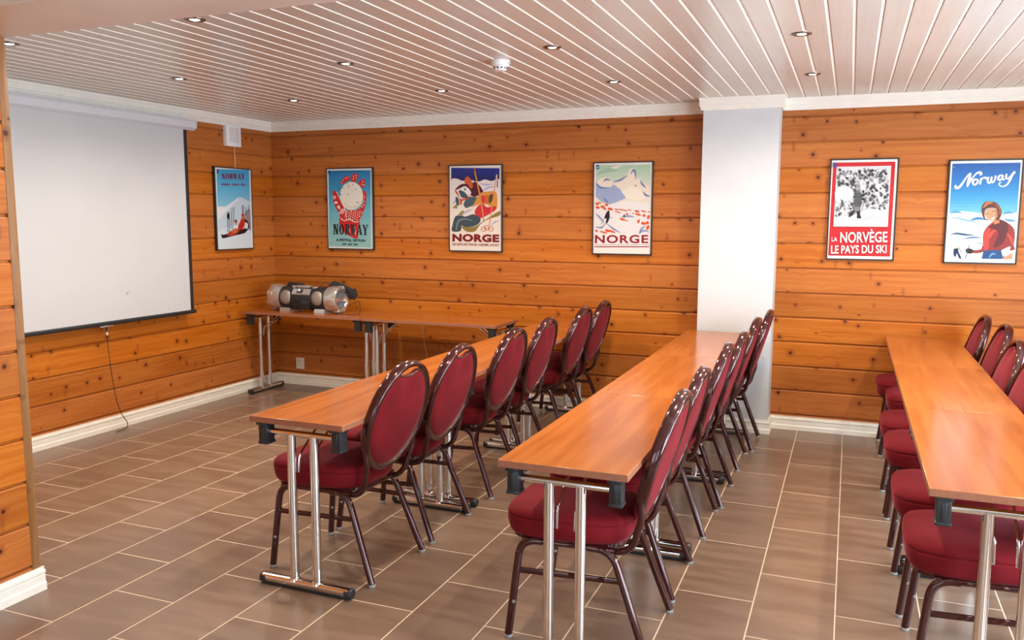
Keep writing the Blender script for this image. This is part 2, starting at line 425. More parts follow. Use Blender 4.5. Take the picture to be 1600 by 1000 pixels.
# ------------------------------------------------------------------ folding tables
TL, TW, TH = 1.2, .452, .735
def make_table():
    """long axis y from 0 (near end) to TL, x from -TW/2 to TW/2, on the floor"""
    t = thing('folding_table', '', 'table')
    bm = B(); box(bm, (-TW/2, .001, TH-.025), (TW/2, TL-.001, TH), .0022, 2)
    bm.normal_update()
    for f in bm.faces: f.material_index = 0 if abs(f.normal.z) > .8 else 1
    obj('tabletop', bm, [M['lam'], M['edge']], t, 20)
    for e in (0, 1):
        s = 1 if e == 0 else -1; y = .050 if e == 0 else TL-.050
        lg = thing('leg_frame', '', ''); lg.parent = t
        del lg['label'], lg['category']
        bm = B()
        tube(bm, [(-TW/2+.05, y, .667), (TW/2-.05, y, .667)], .0135, 14)
        obj('cross_bar', bm, M['chrome'], lg)
        for sx in (-.056, .056):
            bm = B(); tube(bm, [(sx, y, .035), (sx, y, .665)], .0185, 18)
            lathe(bm, [(.0185, .034), (.024, .036), (.0215, .046), (.0185, .050)], 18, Matrix.Translation((sx, y, 0)))
            obj('post', bm, M['chrome'], lg)
        bm = B(); sweep(bm, [(-TW/2+.012, y, .0270), (TW/2-.012, y, .0270)], .021, .0185, (0, 0, 1), 18, power=2.6)
        fbar = obj('foot_bar', bm, M['chrome'], lg)
        bm = B(); box(bm, (-TW/2+.012, y-.0185, .001), (TW/2-.012, y+.0185, .019), .003); obj('rubber_base', bm, M['black'], lg)
        for sx in (-1, 1):
            bm = B(); sweep(bm, [(sx*(TW/2-.030), y, .0235), (sx*(TW/2-.004), y, .0235), (sx*(TW/2+.002), y, .0235)], [.0226, .0226, .019], [.0212, .0212, .018], (0, 0, 1), 18, power=2.6)
            obj('end_cap', bm, M['black'], lg)
        for sx in (-.056, .056):
            bm = B(); x2 = sx*1.0
            xx = sx+(.024 if sx < 0 else -.024)
            tube(bm, round_path([(xx, y+s*.012, .50), (xx, y+s*.022, .575), (xx, y+s*.20, TH-.034), (xx, y+s*.27, TH-.030)], [.02, .03]), .0048, 8, ref=(1, 0, 0))
            obj('brace', bm, M['chrome'], lg)
        for sx in (-1, 1):
            xo, xi = sx*(TW/2-.022), sx*(TW/2-.072)
            bm = B(); x0, x1 = min(xo, xi), max(xo, xi)
            box(bm, (x0, y-.036, TH-.040), (x1, y+.036, TH-.0252), .002)
            box(bm, (x0+.004, y-.026, TH-.122), (x1-.004, y+.026, TH-.030), .003)
            box(bm, (x0+.001, y-.028, TH-.122), (x1-.001, y+.028, TH-.110), .003)
            box(bm, (x0+.017, y-.029, TH-.105), (x1-.017, y-.024, TH-.045), .002)
            box(bm, (x0+.017, y+.024, TH-.105), (x1-.017, y+.029, TH-.045), .002)
            obj('bracket', bm, M['grey_plastic'], t)
    return t
GT = 'folding tables set end to end in rows'
table0 = make_table(); used_t = []
def put_table(x, y, rz, label, group=GT):
    o = table0 if not used_t else copy_tree(table0); used_t.append(o)
    o.location = (x, y, 0); o.rotation_euler = (0, 0, rz)
    o['label'] = label; o['category'] = 'table'; o['group'] = group
    return o
A1 = -.0105
p = Vector((2.906, -.648)); dy = Vector((-sin(A1), cos(A1)))
for k, lab in enumerate(['orange-brown folding table at the near end of the left row, chrome legs in full view',
                         'orange-brown folding table in the middle of the left row, behind the chair backs',
                         'orange-brown folding table at the wall end of the left row']):
    q = p+dy*(TL*k); put_table(q.x, q.y, A1, lab)
for k, lab in enumerate(['orange-brown folding table at the near end of the middle row, chrome posts leaving the picture',
                         'orange-brown folding table in the middle of the row that runs to the white column',
                         'orange-brown folding table touching the white column']):
    put_table(4.098, -.838+TL*k, 0, lab)
for k, lab in enumerate(['pale-gleaming folding table at the near end of the right row, cut by the picture edge',
                         'pale-gleaming folding table in the middle of the right row',
                         'pale-gleaming folding table of the right row, its end against the pine wall']):
    put_table(5.430, -.612+TL*k, 0, lab)
for k, lab in enumerate(['folding table along the back wall in the left corner, carrying the boombox',
                         'empty folding table along the back wall, right of the one with the boombox']):
    put_table(.075+1.212*k, 2.458+.227-.03*k, -pi/2-.012, lab, 'folding tables along the back wall')

# ------------------------------------------------------------------ banquet chairs (faces -x, seat centre near x=-.06)
TILT = .145/.485
def back_pt(s, t_, d=0):
    """s along the tilted back from its centre, t sideways (y), d out of the back face (+ = rear)"""
    L = math.hypot(1, TILT); ax, az = TILT/L, 1/L
    return Vector((.258+ax*s+az*d, t_, .6975+az*s-ax*d))
def make_chair():
    t = thing('banquet_chair', '', 'chair')
    # seat cushion
    def outline(sc, z, n=40, dome=0):
        r = []
        for k in range(n):
            th = 2*pi*k/n; c, s = cos(th), sin(th); e = 2/4.4
            ux = math.copysign(abs(c)**e, c); uy = math.copysign(abs(s)**e, s)
            wid = .212-.024*max(0, ux) - .010*(1-abs(ux))*0
            r.append((-.068+.238*ux*sc, wid*uy*sc, z+.004*(ux+1)*.5))
        return r
    bm = B()
    loft(bm, [outline(s, z) for s, z in ((.84, .386), (.93, .391), (.965, .406), (.985, .428), (.995, .450), (.994, .4575), (.972, .4605), (.992, .4640), (.990, .4720), (.955, .484), (.88, .4915), (.72, .4965), (.5, .499), (.25, .500), (.06, .5005))])
    obj('seat', bm, M['velvet'], t, 60)
    # frame under the seat
    bm = B()
    for sy in (-1, 1):
        sweep(bm, [(-.215, sy*.190, .3775), (.125, sy*.172, .3775)], .0125, .0115, (0, 0, 1), 12)
    sweep(bm, [(-.20, -.19, .377), (-.20, .19, .377)], .014, .010, (0, 0, 1), 8)
    sweep(bm, [(.10, -.172, .377), (.10, .172, .377)], .014, .010, (0, 0, 1), 8)
    loft(bm, [outline(s, z) for s, z in ((.84, .374), (.90, .376), (.90, .388), (.84, .390))])
    obj('seat_frame', bm, M['frame'], t, 50)
    # legs
    for sy in (-1, 1):
        for front in (1, 0):
            if front: path = round_path([(-.262, sy*.213, .012), (-.222, sy*.196, .3775), (-.14, sy*.188, .3775)], .062, 8)
            else: path = round_path([(.256, sy*.208, .012), (.118, sy*.176, .3775), (.03, sy*.178, .3775)], .062, 8)
            bm = B(); tube(bm, path, .0148, 12, ref=(0, 1, 0))
            lg = obj('leg', bm, M['frame'], t, 50)
            x, y = path[0].x, path[0].y
            bm = B(); lathe(bm, [(0, 0), (.0135, 0), (.0155, .003), (.0155, .010), (.0145, .013), (0, .013)], 14, Matrix.Translation((x, y, 0)))
            obj('glide', bm, M['glide'], lg)
            if front:
                bm = B(); lathe(bm, [(0, 0), (.006, 0), (.006, .004), (0, .005)], 10, Matrix.Translation((x+.0125, y, .145)) @ Matrix.Rotation(pi/2, 4, 'Y'))
                lathe(bm, [(0, 0), (.006, 0), (.006, .004), (0, .005)], 10, Matrix.Translation((x+.012+.012, y-.004*sy-.012, .145)) @ Matrix.Rotation(pi/2, 4, 'X'))
                obj('bumper', bm, M['glide'], lg)
        bm = B(); sweep(bm, [(-.232, sy*.203, .262), (.158, sy*.186, .272)], .005, .0105, (0, 0, 1), 8, power=4)
        st = obj('stretcher', bm, M['frame'], t, 50)
    # oval back frame and the tubes that carry it
    bm = B(); n = 56; a, b = .220, .241
    ring = [back_pt(b*cos(2*pi*k/n), a*sin(2*pi*k/n)) for k in range(n)]
    L = math.hypot(1, TILT); nrm = Vector((1/L, 0, -TILT/L))
    sweep(bm, ring, .0122, .0225, nrm, 12, closed=True, power=2.6)
    for sy in (-1, 1):
        pth = cr([(.02, sy*.150, .372), (.09, sy*.152, .366), (.155, sy*.156, .374), (.192, sy*.162, .408), (.206, sy*.170, .455), (.222, sy*.180, .510), tuple(back_pt(-.120, sy*.1925)), tuple(back_pt(-.06, sy*.214))], 5)
        tube(bm, pth, .0125, 10, ref=(0, 1, 0))
    sweep(bm, [(.13, -.155, .368), (.13, .155, .368)], .010, .010, (0, 0, 1), 8)
    obj('back_frame', bm, M['frame'], t, 55)
    # pad with the hand hole at the top
    def pad_ring(sc, d, n=64, notch=1):
        r = []
        for k in range(n):
            th = 2*pi*k/n; q = (th+pi) % (2*pi)-pi
            f = 1-.175*math.exp(-(q/.34)**4)*notch
            r.append(back_pt((.2290*sc*f*cos(th)), .2080*sc*f*sin(th), d))
        return r
    bm = B()
    loft(bm, [pad_ring(s, d) for s, d in ((.03, -.026), (.30, -.0255), (.58, -.024), (.80, -.021), (.92, -.0165), (.985, -.010), (1.0, 0), (.985, .009), (.93, .016), (.80, .021), (.55, .025), (.28, .027), (.03, .0275))])
    pd = obj('backrest', bm, M['velvet'], t, 60)
    bm = B()
    sweep(bm, [v+nrm*.006 for v in pad_ring(1.0, .0045)], .0042, .0042, nrm, 8, closed=True)
    obj('trim_bead', bm, M['bead'], pd, 60)
    return t
chair0 = make_chair(); used_c = []
def put_chair(x, y, rz, label, group):
    o = chair0 if not used_c else copy_tree(chair0); used_c.append(o)
    o.location = (x, y, 0); o.rotation_euler = (0, 0, rz); o['label'] = label; o['category'] = 'chair'; o['group'] = group
ORD = ['nearest the camera', 'second from the camera', 'third from the camera', 'fourth from the camera', 'fifth from the camera', 'last before the pine wall']
L1 = ['red oval-back chair at the near end of the left table row, whole back visible',
      'red velvet oval-back chair in the left table row, second from the near end',
      'red velvet oval-back chair in the left table row, third from the near end',
      'red velvet oval-back chair in the left table row, fourth from the near end',
      'red velvet oval-back chair in the left table row, second from the back wall',
      'red velvet oval-back chair in the left table row, closest to the back wall']
for (x, y, r), lab in zip([(2.897, -.252, -.04), (2.902, .258, 0), (2.912, .950, 0), (2.920, 1.470, .02), (2.936, 2.195, 0), (2.945, 2.670, 0)], L1):
    put_chair(x, y, r, lab, 'red chairs along the left table row')
L2 = ['red oval-back chair at the near end of the middle row, seat behind chrome posts',
      'red velvet oval-back chair in the middle table row, second from the near end',
      'red velvet oval-back chair in the middle table row, third from the near end',
      'red velvet oval-back chair in the middle table row, fourth from the near end',
      'red velvet oval-back chair in the middle table row, second from the white column',
      'red velvet oval-back chair in the middle table row, right in front of the white column']
for (x, y, r), lab in zip([(4.096, -.425, 0), (4.086, .078, 0), (4.092, .815, 0), (4.112, 1.280, 0), (4.110, 2.000, 0), (4.145, 2.480, 0)], L2):
    put_chair(x, y, r, lab, 'red chairs along the middle table row')
L3 = ['red velvet chair at the near end of the right row, back out of view',
      'red velvet chair of the right table row, second seat poking out from the near end',
      'red velvet oval-back chair of the right table row, third from the near end',
      'red velvet oval-back chair of the right table row, fourth from the near end',
      'red velvet oval-back chair of the right table row, second from the back wall',
      'red velvet oval-back chair of the right table row, closest to the back wall']
for (x, y, r), lab in zip([(5.470, -.235, 0), (5.455, .300, 0), (5.450, 1.025, 0), (5.445, 1.505, 0), (5.500, 2.225, 0), (5.455, 2.705, 0)], L3):
    put_chair(x, y, r, lab, 'red chairs along the right table row')

# ------------------------------------------------------------------ downlights and smoke detector
def make_light():
    t = thing('downlight', '', 'downlight')
    bm = B(); lathe(bm, [(.020, .001), (.022, -.0035), (.036, -.0065), (.045, -.0035), (.046, 0.001), (.040, .002)], 28)
    obj('trim_ring', bm, M['bronze'], t)
    bm = B(); lathe(bm, [(0, -.0062), (.014, -.0056), (.0215, -.003), (.0215, .001), (0, .001)], 24)
    obj('lens', bm, M['lamp'], t)
    l = bpy.data.lights.new('halogen_lamp', 'SPOT'); l.energy = SPOT_W; l.color = SPOT_COL; l.spot_size = radians(168); l.spot_blend = 1.0; l.shadow_soft_size = .03
    o = link(bpy.data.objects.new('halogen_lamp', l)); o.parent = t; o.location = (0, 0, -.03)
    return t
light0 = make_light(); used_l = []
LIGHTS = [(1.030, -.331, 'lit ceiling downlight half hidden by the edge of the left partition'),
          (1.042, .796, 'lit ceiling downlight in front of the middle of the projection screen'),
          (1.113, 1.856, 'lit ceiling downlight nearest the corner with the blue poster'),
          (2.265, -.405, 'lit ceiling downlight right beside the beam at the top left'),
          (2.293, .727, 'lit ceiling downlight over the left table row, midway between beam and back wall'),
          (2.34, 1.818, 'lit ceiling downlight above the poster of two resting skiers'),
          (3.514, .713, 'lit ceiling downlight right of the smoke detector and nearer the camera'),
          (3.521, 1.863, 'lit ceiling downlight above the mountain poster'),
          (4.69, .833, 'lit ceiling downlight in front of the white column, nearer the camera of two'),
          (4.691, 2.004, 'lit ceiling downlight just right of the column top, closer to the back wall of two'),  # the lamps below are unseen, continuing the grid, added for their light
          (3.515, -.40, 'unseen lit ceiling downlight added over the near end of the middle table row, above the picture'),
          (4.69, -.36, 'unseen lit ceiling downlight added over the aisle near the camera, above the picture'),
          (5.88, -.36, 'unseen lit ceiling downlight added over the right chairs near the camera, beyond the picture'),
          (5.88, .84, 'unseen lit ceiling downlight added over the right chairs, beyond the right picture edge'),
          (5.88, 2.02, 'unseen lit ceiling downlight added over the right chairs by the back wall, beyond the picture')]
for x, y, lab in LIGHTS:
    o = light0 if not used_l else copy_tree(light0); used_l.append(o)
    o.location = (x, y, H); o['label'] = lab; o['category'] = 'downlight'; o['group'] = 'recessed ceiling downlights'
t = thing('smoke_detector', 'white round smoke detector on the ceiling boards', 'smoke detector', (3.125, .965, H))
bm = B(); lathe(bm, [(0, .001), (.052, .001), (.052, -.004), (.049, -.026), (.043, -.031), (0, -.031)], 32); obj('base', bm, M['white_plastic'], t)
bm = B(); lathe(bm, [(.036, -.030), (.036, -.033), (.033, -.049), (.028, -.053), (0, -.054)], 28)
for k in range(10):
    a = 2*pi*k/10; box(bm, (.033*cos(a)-.003, .033*sin(a)-.003, -.048), (.033*cos(a)+.003, .033*sin(a)+.003, -.030))
ch = obj('sensing_chamber', bm, M['white_plastic'], t)
bm = B()
for k in range(10):
    a = 2*pi*(k+.5)/10; box(bm, (.0335*cos(a)-.0035, .0335*sin(a)-.0035, -.044), (.0335*cos(a)+.0035, .0335*sin(a)+.0035, -.034))
obj('vent_slot', bm, M['dark'], ch)
bm = B(); tube(bm, [(.045, -.01, -.018), (.066, -.014, -.018)], .003, 8); obj('indicator', bm, M['white_plastic'], t)

# ------------------------------------------------------------------ projection screen on the left wall
t = thing('projection_screen', 'white pull-down projection screen on the left pine wall', 'projection screen', (0, 1.01, 0))
Y = lambda y: y-1.01
bm = B(); pr = [(.045, 2.222), (.085, 2.222), (.112, 2.240), (.118, 2.285), (.110, 2.303), (.045, 2.303)]
loft(bm, [[(x, Y(yy), z) for x, z in pr] for yy in (.075, 1.945)])
hs = obj('housing', bm, M['housing'], t, 25)
bm = B()
for yy, s in ((1.945, 1), (.075, -1)):
    loft(bm, [[(.081+(x-.081)*k, Y(yy)+s*o_, 2.262+(z-2.262)*k) for x, z in pr] for k, o_ in ((1.04, -.006), (1.04, .008), (.9, .016))])
obj('end_cap', bm, M['housing'], hs, 25)
bm = B()
for yy in (.25, 1.75): box(bm, (0, Y(yy)-.02, 2.235), (.05, Y(yy)+.02, 2.29), .003)
obj('wall_bracket', bm, M['housing'], hs)
bm = B(); box(bm, (.0785, Y(.14), .80), (.0795, Y(1.878), 2.226))
fab = obj('screen_fabric', bm, M['fabric_screen'], t, 0)
bm = B()
for a, b in ((.14, .178), (1.843, 1.878)):
    bm = B(); box(bm, (.0796, Y(a), .80), (.0800, Y(b), 2.222)); obj('black_border', bm, M['black'], fab, 0)
bm = B(); lathe(bm, [(0, 0), (.011, 0), (.009, .0006), (0, .0008)], 7, Matrix.Translation((.0796, Y(1.215), .992)) @ Matrix.Rotation(pi/2, 4, 'Y'))
lathe(bm, [(0, 0), (.005, 0), (.004, .0006), (0, .0008)], 6, Matrix.Translation((.0796, Y(1.235), 1.0)) @ Matrix.Rotation(pi/2, 4, 'Y'))
obj('smudge', bm, plain('screen_smudge', (.33, .32, .31), .8), fab, 0)
bm = B(); sweep(bm, [(.079, Y(.125), .793), (.079, Y(1.893), .793)], .013, .015, (0, 0, 1), 14, power=3)
bar = obj('bottom_bar', bm, M['black'], t)
bm = B(); box(bm, (.07, Y(.955), .770), (.096, Y(1.065), .778), .002); box(bm, (.074, Y(.985), .776), (.088, Y(1.035), .784))
obj('pull_tab', bm, M['silver'], bar)
bm = B(); tube(bm, [(.083, Y(1.012), .772), (.083, Y(1.014), .735)], .007, 8); obj('cord_grip', bm, M['cord'], bar)
bm = B(); tube(bm, [(.083, Y(1.014), .735), (.083, Y(1.015), .712)], .0055, 8); obj('cord_sleeve', bm, M['white_plastic'], bar)
bm = B(); tube(bm, cr([(.083, Y(1.015), .715), (.080, Y(1.022), .60), (.076, Y(1.045), .40), (.072, Y(1.078), .22), (.068, Y(1.122), .11), (.066, Y(1.165), .045), (.075, Y(1.155), .012), (.09, Y(1.10), .005), (.10, Y(1.03), .005)], 6), .0028, 6, ref=(1, 0, .2))
obj('pull_cord', bm, M['cord'], bar)

# white box with a pull cord above the corner poster
t = thing('pull_cord_box', 'small white wall box with a thin pull cord above the corner poster', 'wall box', (0, 2.47, 2.14))
bm = B(); box(bm, (0, -.09, 0), (.045, .09, .176), .006); hb = obj('body', bm, M['white_plastic'], t)
bm = B(); box(bm, (.0445, -.062, .034), (.047, .062, .160), .002); obj('face_panel', bm, plain('box_panel', (.70, .66, .65), .4), hb)
bm = B(); box(bm, (.0445, -.068, .015), (.050, .068, .028), .002); obj('bright_rail', bm, M['white_plastic'], hb)
bm = B(); tube(bm, [(.03, .015, .003), (.029, .02, -.176)], .002, 6); obj('pull_cord', bm, M['off_white'], t)

# wall outlet
t = thing('wall_outlet', 'cream double wall socket on the pine wall under the corner table', 'wall socket', (.26, YB, .20))
bm = B(); box(bm, (-.043, -.014, -.052), (.043, 0, .052), .003); pl = obj('plate', bm, M['off_white'], t)
bm = B()
for dz in (-.024, .024): lathe(bm, [(.017, 0), (.019, .003), (.021, .003), (.021, 0)], 20, Matrix.Translation((-.012, -.014, dz)) @ Matrix.Rotation(pi/2, 4, 'X'))
obj('socket', bm, M['off_white'], pl)
bm = B()
for dz in (-.024, .024):
    for dx in (-.0075, .0075): lathe(bm, [(0, .001), (.003, .001), (.003, 0)], 8, Matrix.Translation((-.012+dx, -.0142, dz)) @ Matrix.Rotation(pi/2, 4, 'X'))
obj('pin_hole', bm, M['dark'], pl)
bm = B(); box(bm, (.014, -.020, -.040), (.040, -.013, .040), .002); obj('rocker_switch', bm, M['off_white'], pl)

# thin cord down the back wall
bm = B(); tube(bm, cr([(1.555, 2.975, .66), (1.57, 2.985, .5), (1.60, 2.99, .32), (1.615, 2.988, .16), (1.62, 2.97, .03), (1.60, 2.95, .004), (1.50, 2.93, .004)], 6), .003, 6, ref=(0, 1, .1))
tag(obj('hanging_cord', bm, M['tan_cord']), 'thin tan cord hanging down behind the empty table at the back wall', 'cord')

# ------------------------------------------------------------------ boombox
t = thing('boombox', 'silver and black cylindrical boombox on the corner table', 'boombox', (.615, 2.655, TH)); t.scale = (.93, .93, .95)
AX = Matrix.Rotation(pi/2, 4, 'Y'); CZ = .123
def cyl_x(bm, prof, n=32): return lathe(bm, [(r, x) for x, r in prof], n, Matrix.Translation((0, 0, CZ)) @ AX)
bm = B(); cyl_x(bm, [(-.262, 0), (-.262, .098), (-.25, .106), (-.20, .110), (0, .107), (.20, .110), (.25, .106), (.262, .098), (.262, 0)], 40)
body = obj('body', bm, M['black'], t, 30)
for s in (-1, 1):
    bm = B()
    cyl_x(bm, [(s*.245, .100), (s*.25, .113), (s*.30, .118), (s*.355, .119), (s*.372, .112), (s*.372, .090), (s*.352, .082), (s*.330, .080)], 40)
    for k in range(8):
        a = 2*pi*(k+.5)/8
        mm = Matrix.Translation((s*.345, 0, CZ)) @ Matrix.Rotation(a, 4, 'X')
        vs = bmesh.ops.create_cube(bm, size=1, matrix=mm @ Matrix.Translation((0, 0, .108)) @ Matrix.Diagonal((.064, .040, .030, 1)))['verts']
        bmesh.ops.bevel(bm, geom=list({e for v in vs for e in v.link_edges}), offset=.006, segments=2, affect='EDGES')
    dr = obj('end_drum', bm, M['silver'], t, 35)
    bm = B(); cyl_x(bm, [(s*.336, .083), (s*.345, .078), (s*.338, .066), (s*.318, .030), (s*.316, 0)], 32); obj('woofer_cone', bm, M['cone'], dr, 40)
    bm = B(); x0, x1 = sorted((s*.345, s*.362)); box(bm, (x0, -.080, CZ-.020), (x1, .080, CZ+.020), .005); obj('woofer_bar', bm, M['silver'], dr)
    # front speakers look a little upwards
    bm = B(); mm = Matrix.Translation((s*.172, -.095, CZ+.012)) @ Matrix.Rotation(radians(83), 4, 'X')
    lathe(bm, [(0, .022), (.030, .021), (.056, .013), (.060, .008), (.064, .004), (.064, -.02)], 32, mm)
    obj('speaker_grille', bm, M['grille'], body, 40)
    bm = B(); xa, xb = sorted((s*.135, s*.245))
    loft(bm, [[(xa, -.098, 0), (xb, -.098, 0), (xb, .098, 0), (xa, .098, 0)], [(xa-.008*(s < 0)*0, -.098, .008), (xb, -.098, .008), (xb, .098, .008), (xa, .098, .008)],
              [(xa, -.088, .038), (xb, -.088, .038), (xb, .088, .038), (xa, .088, .038)]])
    obj('foot', bm, M['silver'], body, 20)
bm = B(); mm = Matrix.Translation((-.005, -.085, CZ+.062)) @ Matrix.Rotation(radians(-38), 4, 'X')
vs = bmesh.ops.create_cube(bm, size=1, matrix=mm @ Matrix.Diagonal((.195, .022, .064, 1)))['verts']
bmesh.ops.bevel(bm, geom=list({e for v in vs for e in v.link_edges}), offset=.005, segments=2, affect='EDGES')
pn_ = obj('control_panel', bm, M['silver'], body)
bm = B(); bmesh.ops.create_cube(bm, size=1, matrix=mm @ Matrix.Translation((-.01, -.0115, .002)) @ Matrix.Diagonal((.062, .004, .040, 1))); obj('display', bm, plain('display_dark', (.05, .02, .02), .15), pn_)
bm = B(); bmesh.ops.create_cube(bm, size=1, matrix=mm @ Matrix.Translation((-.02, -.0140, .010)) @ Matrix.Diagonal((.022, .003, .022, 1))); obj('white_digits', bm, M['white_plastic'], pn_)  # plain white block on the display
bm = B(); box(bm, (-.095, -.110, .028), (.095, -.080, .112), .006); cs = obj('cassette_door', bm, plain('cassette_black', (.012, .012, .013), .2), body)
bm = B()
for k in range(5): lathe(bm, [(.009, 0), (.011, .003), (0, .003)], 14, Matrix.Translation((-.06+.03*k, -.110, .055+.02*(k % 2))) @ Matrix.Rotation(pi/2, 4, 'X'))
obj('knob', bm, M['grey_plastic'], cs)
bm = B(); mm = Matrix.Translation((-.01, -.028, CZ+.108)); vs = bmesh.ops.create_cube(bm, size=1, matrix=mm @ Matrix.Diagonal((.15, .06, .022, 1)))['verts']
bmesh.ops.bevel(bm, geom=list({e for v in vs for e in v.link_edges}), offset=.007, segments=2, affect='EDGES')
obj('top_panel', bm, M['silver'], body)
for xx in (-.115, .105):
    bm = B(); lathe(bm, [(0, .016), (.024, .013), (.033, .004), (.033, -.012)], 20, Matrix.Translation((xx, -.020, CZ+.104))); obj('volume_knob', bm, M['chrome'], body)
bm = B(); sweep(bm, cr([(-.215, .01, CZ+.100), (-.20, .0, CZ+.126), (-.16, -.005, CZ+.128), (-.06, -.01, CZ+.122), (-.02, -.012, CZ+.118)], 5), .016, .004, (0, 1, 0), 8, power=3)
obj('handle', bm, M['black'], body)
bm = B()
sweep(bm, cr([(.225, .02, CZ+.108), (.27, .035, CZ+.142), (.33, .05, CZ+.118), (.39, .07, CZ+.078), (.44, .085, CZ+.058), (.475, .09, CZ+.068)], 6), .004, [.014+.022*min(1, k/18) for k in range(31)], (0, 0, 1), 8, power=3)
sweep(bm, cr([(.36, .06, CZ+.10), (.40, .075, CZ+.05), (.43, .085, CZ+.01), (.455, .09, CZ+.045)], 6), .006, .030, (1, 0, 0), 8, power=3)
obj('carrying_strap', bm, plain('black_strap', (.015, .014, .014), .7), t)
bm = B(); tube(bm, cr([(.26, .09, .10), (.36, .12, .06), (.46, .14, .10), (.50, .10, .07), (.56, .00, .012), (.565, -.055, .005), (.48, -.095, .005), (.38, -.10, .005), (.32, -.07, .005)], 7), .003, 6, ref=(0, .1, 1))
obj('power_cable', bm, M['cord'], t)
bm = B(); tube(bm, cr([(.12, .03, CZ+.105), (.15, .05, CZ+.14), (.20, .05, CZ+.145), (.24, .04, CZ+.125)], 5), .0025, 6, ref=(0, 1, .1)); obj('aerial', bm, M['cord'], body)

# ------------------------------------------------------------------ posters
pm_cache = {}
def lin(c): return tuple((x/255/12.92 if x/255 <= .04045 else ((x/255+.055)/1.055)**2.4) for x in c)
def pmat(c):
    if c not in pm_cache:
        tt = NT('print_%02x%02x%02x' % c); tt.set_b(Base_Color=tuple(.76*x for x in lin(c))+(1,), Roughness=.30, Specular_IOR_Level=.4); pm_cache[c] = tt.m
    return pm_cache[c]
class Art:
    """print built of thin inked shapes; coordinates are pixels of a sketch whose print corners are the given quad"""
    def __init__(s, tl, tr_, bl, br, w_, h_):
        s.q = (tl, tr_, bl, br); s.w, s.h = w_, h_; s.v = []; s.f = []; s.mi = []; s.cols = []; s.z = 0
    def uv(s, x, y):
        tl, tr_, bl, br = s.q; u, v = .5, .5
        for _ in range(4):
            xl = tl[0]+(bl[0]-tl[0])*v; xr = tr_[0]+(br[0]-tr_[0])*v; u = (x-xl)/(xr-xl)
            yt = tl[1]+(tr_[1]-tl[1])*u; yb = bl[1]+(br[1]-bl[1])*u; v = (y-yt)/(yb-yt)
        return min(1, max(0, u)), min(1, max(0, v))
    def mat(s, c):
        if c not in s.cols: s.cols.append(c)
        return s.cols.index(c)
    def addpoly(s, P, c, lift=True):
        if lift: s.z += 1
        i = len(s.v)
        for x, y in P:
            u, v = s.uv(x, y); s.v.append(((u-.5)*s.w, (.5-v)*s.h, .00003*s.z))
        s.f.append(tuple(range(i, i+len(P)))); s.mi.append(s.mat(c))
    def poly(s, c, *P): s.addpoly(P, c)
    def blob(s, c, *P): s.addpoly(cr(P, 5, True), c)
    def rect(s, c, x0, y0, x1, y1): s.addpoly([(x0, y0), (x1, y0), (x1, y1), (x0, y1)], c)
    def ell(s, c, x, y, rx, ry=None, n=20, rot=0):
        ry = ry or rx
        s.addpoly([(x+rx*cos(2*pi*k/n)*cos(rot)-ry*sin(2*pi*k/n)*sin(rot), y+rx*cos(2*pi*k/n)*sin(rot)+ry*sin(2*pi*k/n)*cos(rot)) for k in range(n)], c)
    def line(s, c, P, w0, w1=None, smooth=True):
        w1 = w0 if w1 is None else w1
        if smooth and len(P) > 2: P = cr(P, 6)
        s.z += 1; n = len(P)
        L, R_ = [], []
        for i, (x, y) in enumerate(P):
            a = P[max(0, i-1)]; b = P[min(n-1, i+1)]; dx, dy = b[0]-a[0], b[1]-a[1]; l = math.hypot(dx, dy) or 1
            ww = (w0+(w1-w0)*i/(n-1))/2; nx, ny = -dy/l*ww, dx/l*ww
            L.append((x+nx, y+ny)); R_.append((x-nx, y-ny))
        for i in range(n-1): s.addpoly([L[i], L[i+1], R_[i+1], R_[i]], c, False)
    def brush(s, c, P, widths):
        """stroke whose width follows the list"""
        Q = cr([p+(w_,) for p, w_ in zip(P, widths)], 7); s.z += 1; n = len(Q); L, R_ = [], []
        for i, (x, y, ww) in enumerate(Q):
            a = Q[max(0, i-1)]; b = Q[min(n-1, i+1)]; dx, dy = b[0]-a[0], b[1]-a[1]; l = math.hypot(dx, dy) or 1
            L.append((x-dy/l*ww/2, y+dx/l*ww/2)); R_.append((x+dy/l*ww/2, y-dx/l*ww/2))
        for i in range(n-1): s.addpoly([L[i], L[i+1], R_[i+1], R_[i]], c, False)
    def grad(s, stops, x0, y0, x1, y1, n=14):
        for k in range(n):
            t_ = (k+.5)/n*(len(stops)-1); i = min(int(t_), len(stops)-2); f = t_-i
            c = tuple(int(a+(b-a)*f) for a, b in zip(stops[i], stops[i+1]))
            s.rect(c, x0, y0+(y1-y0)*k/n, x1, y0+(y1-y0)*(k+1)/n)
    def text(s, c, body, x0, y0, x1, y1, bold=0.0, skew=0.0, space=1.0):
        cu = bpy.data.curves.new('t', 'FONT'); cu.body = body; cu.size = 1; cu.offset = bold; cu.resolution_u = 3; cu.space_character = space
        o = bpy.data.objects.new('t', cu); COL.objects.link(o)
        dg = bpy.context.evaluated_depsgraph_get(); ev = o.evaluated_get(dg); me = ev.to_mesh()
        xs = [v.co.x for v in me.vertices]; ys = [v.co.y for v in me.vertices]
        if xs:
            ax, bx_, ay, by = min(xs), max(xs), min(ys), max(ys); s.z += 1; base = len(s.v)
            for v in me.vertices:
                fx = (v.co.x-ax)/(bx_-ax); fy = (v.co.y-ay)/(by-ay)
                u, w_ = s.uv(x0+(x1-x0)*fx+skew*fy, y1+(y0-y1)*fy); s.v.append(((u-.5)*s.w, (.5-w_)*s.h, .00003*s.z))
            for p_ in me.polygons: s.f.append(tuple(base+i for i in p_.vertices)); s.mi.append(s.mat(c))
        ev.to_mesh_clear(); bpy.data.objects.remove(o); bpy.data.curves.remove(cu)
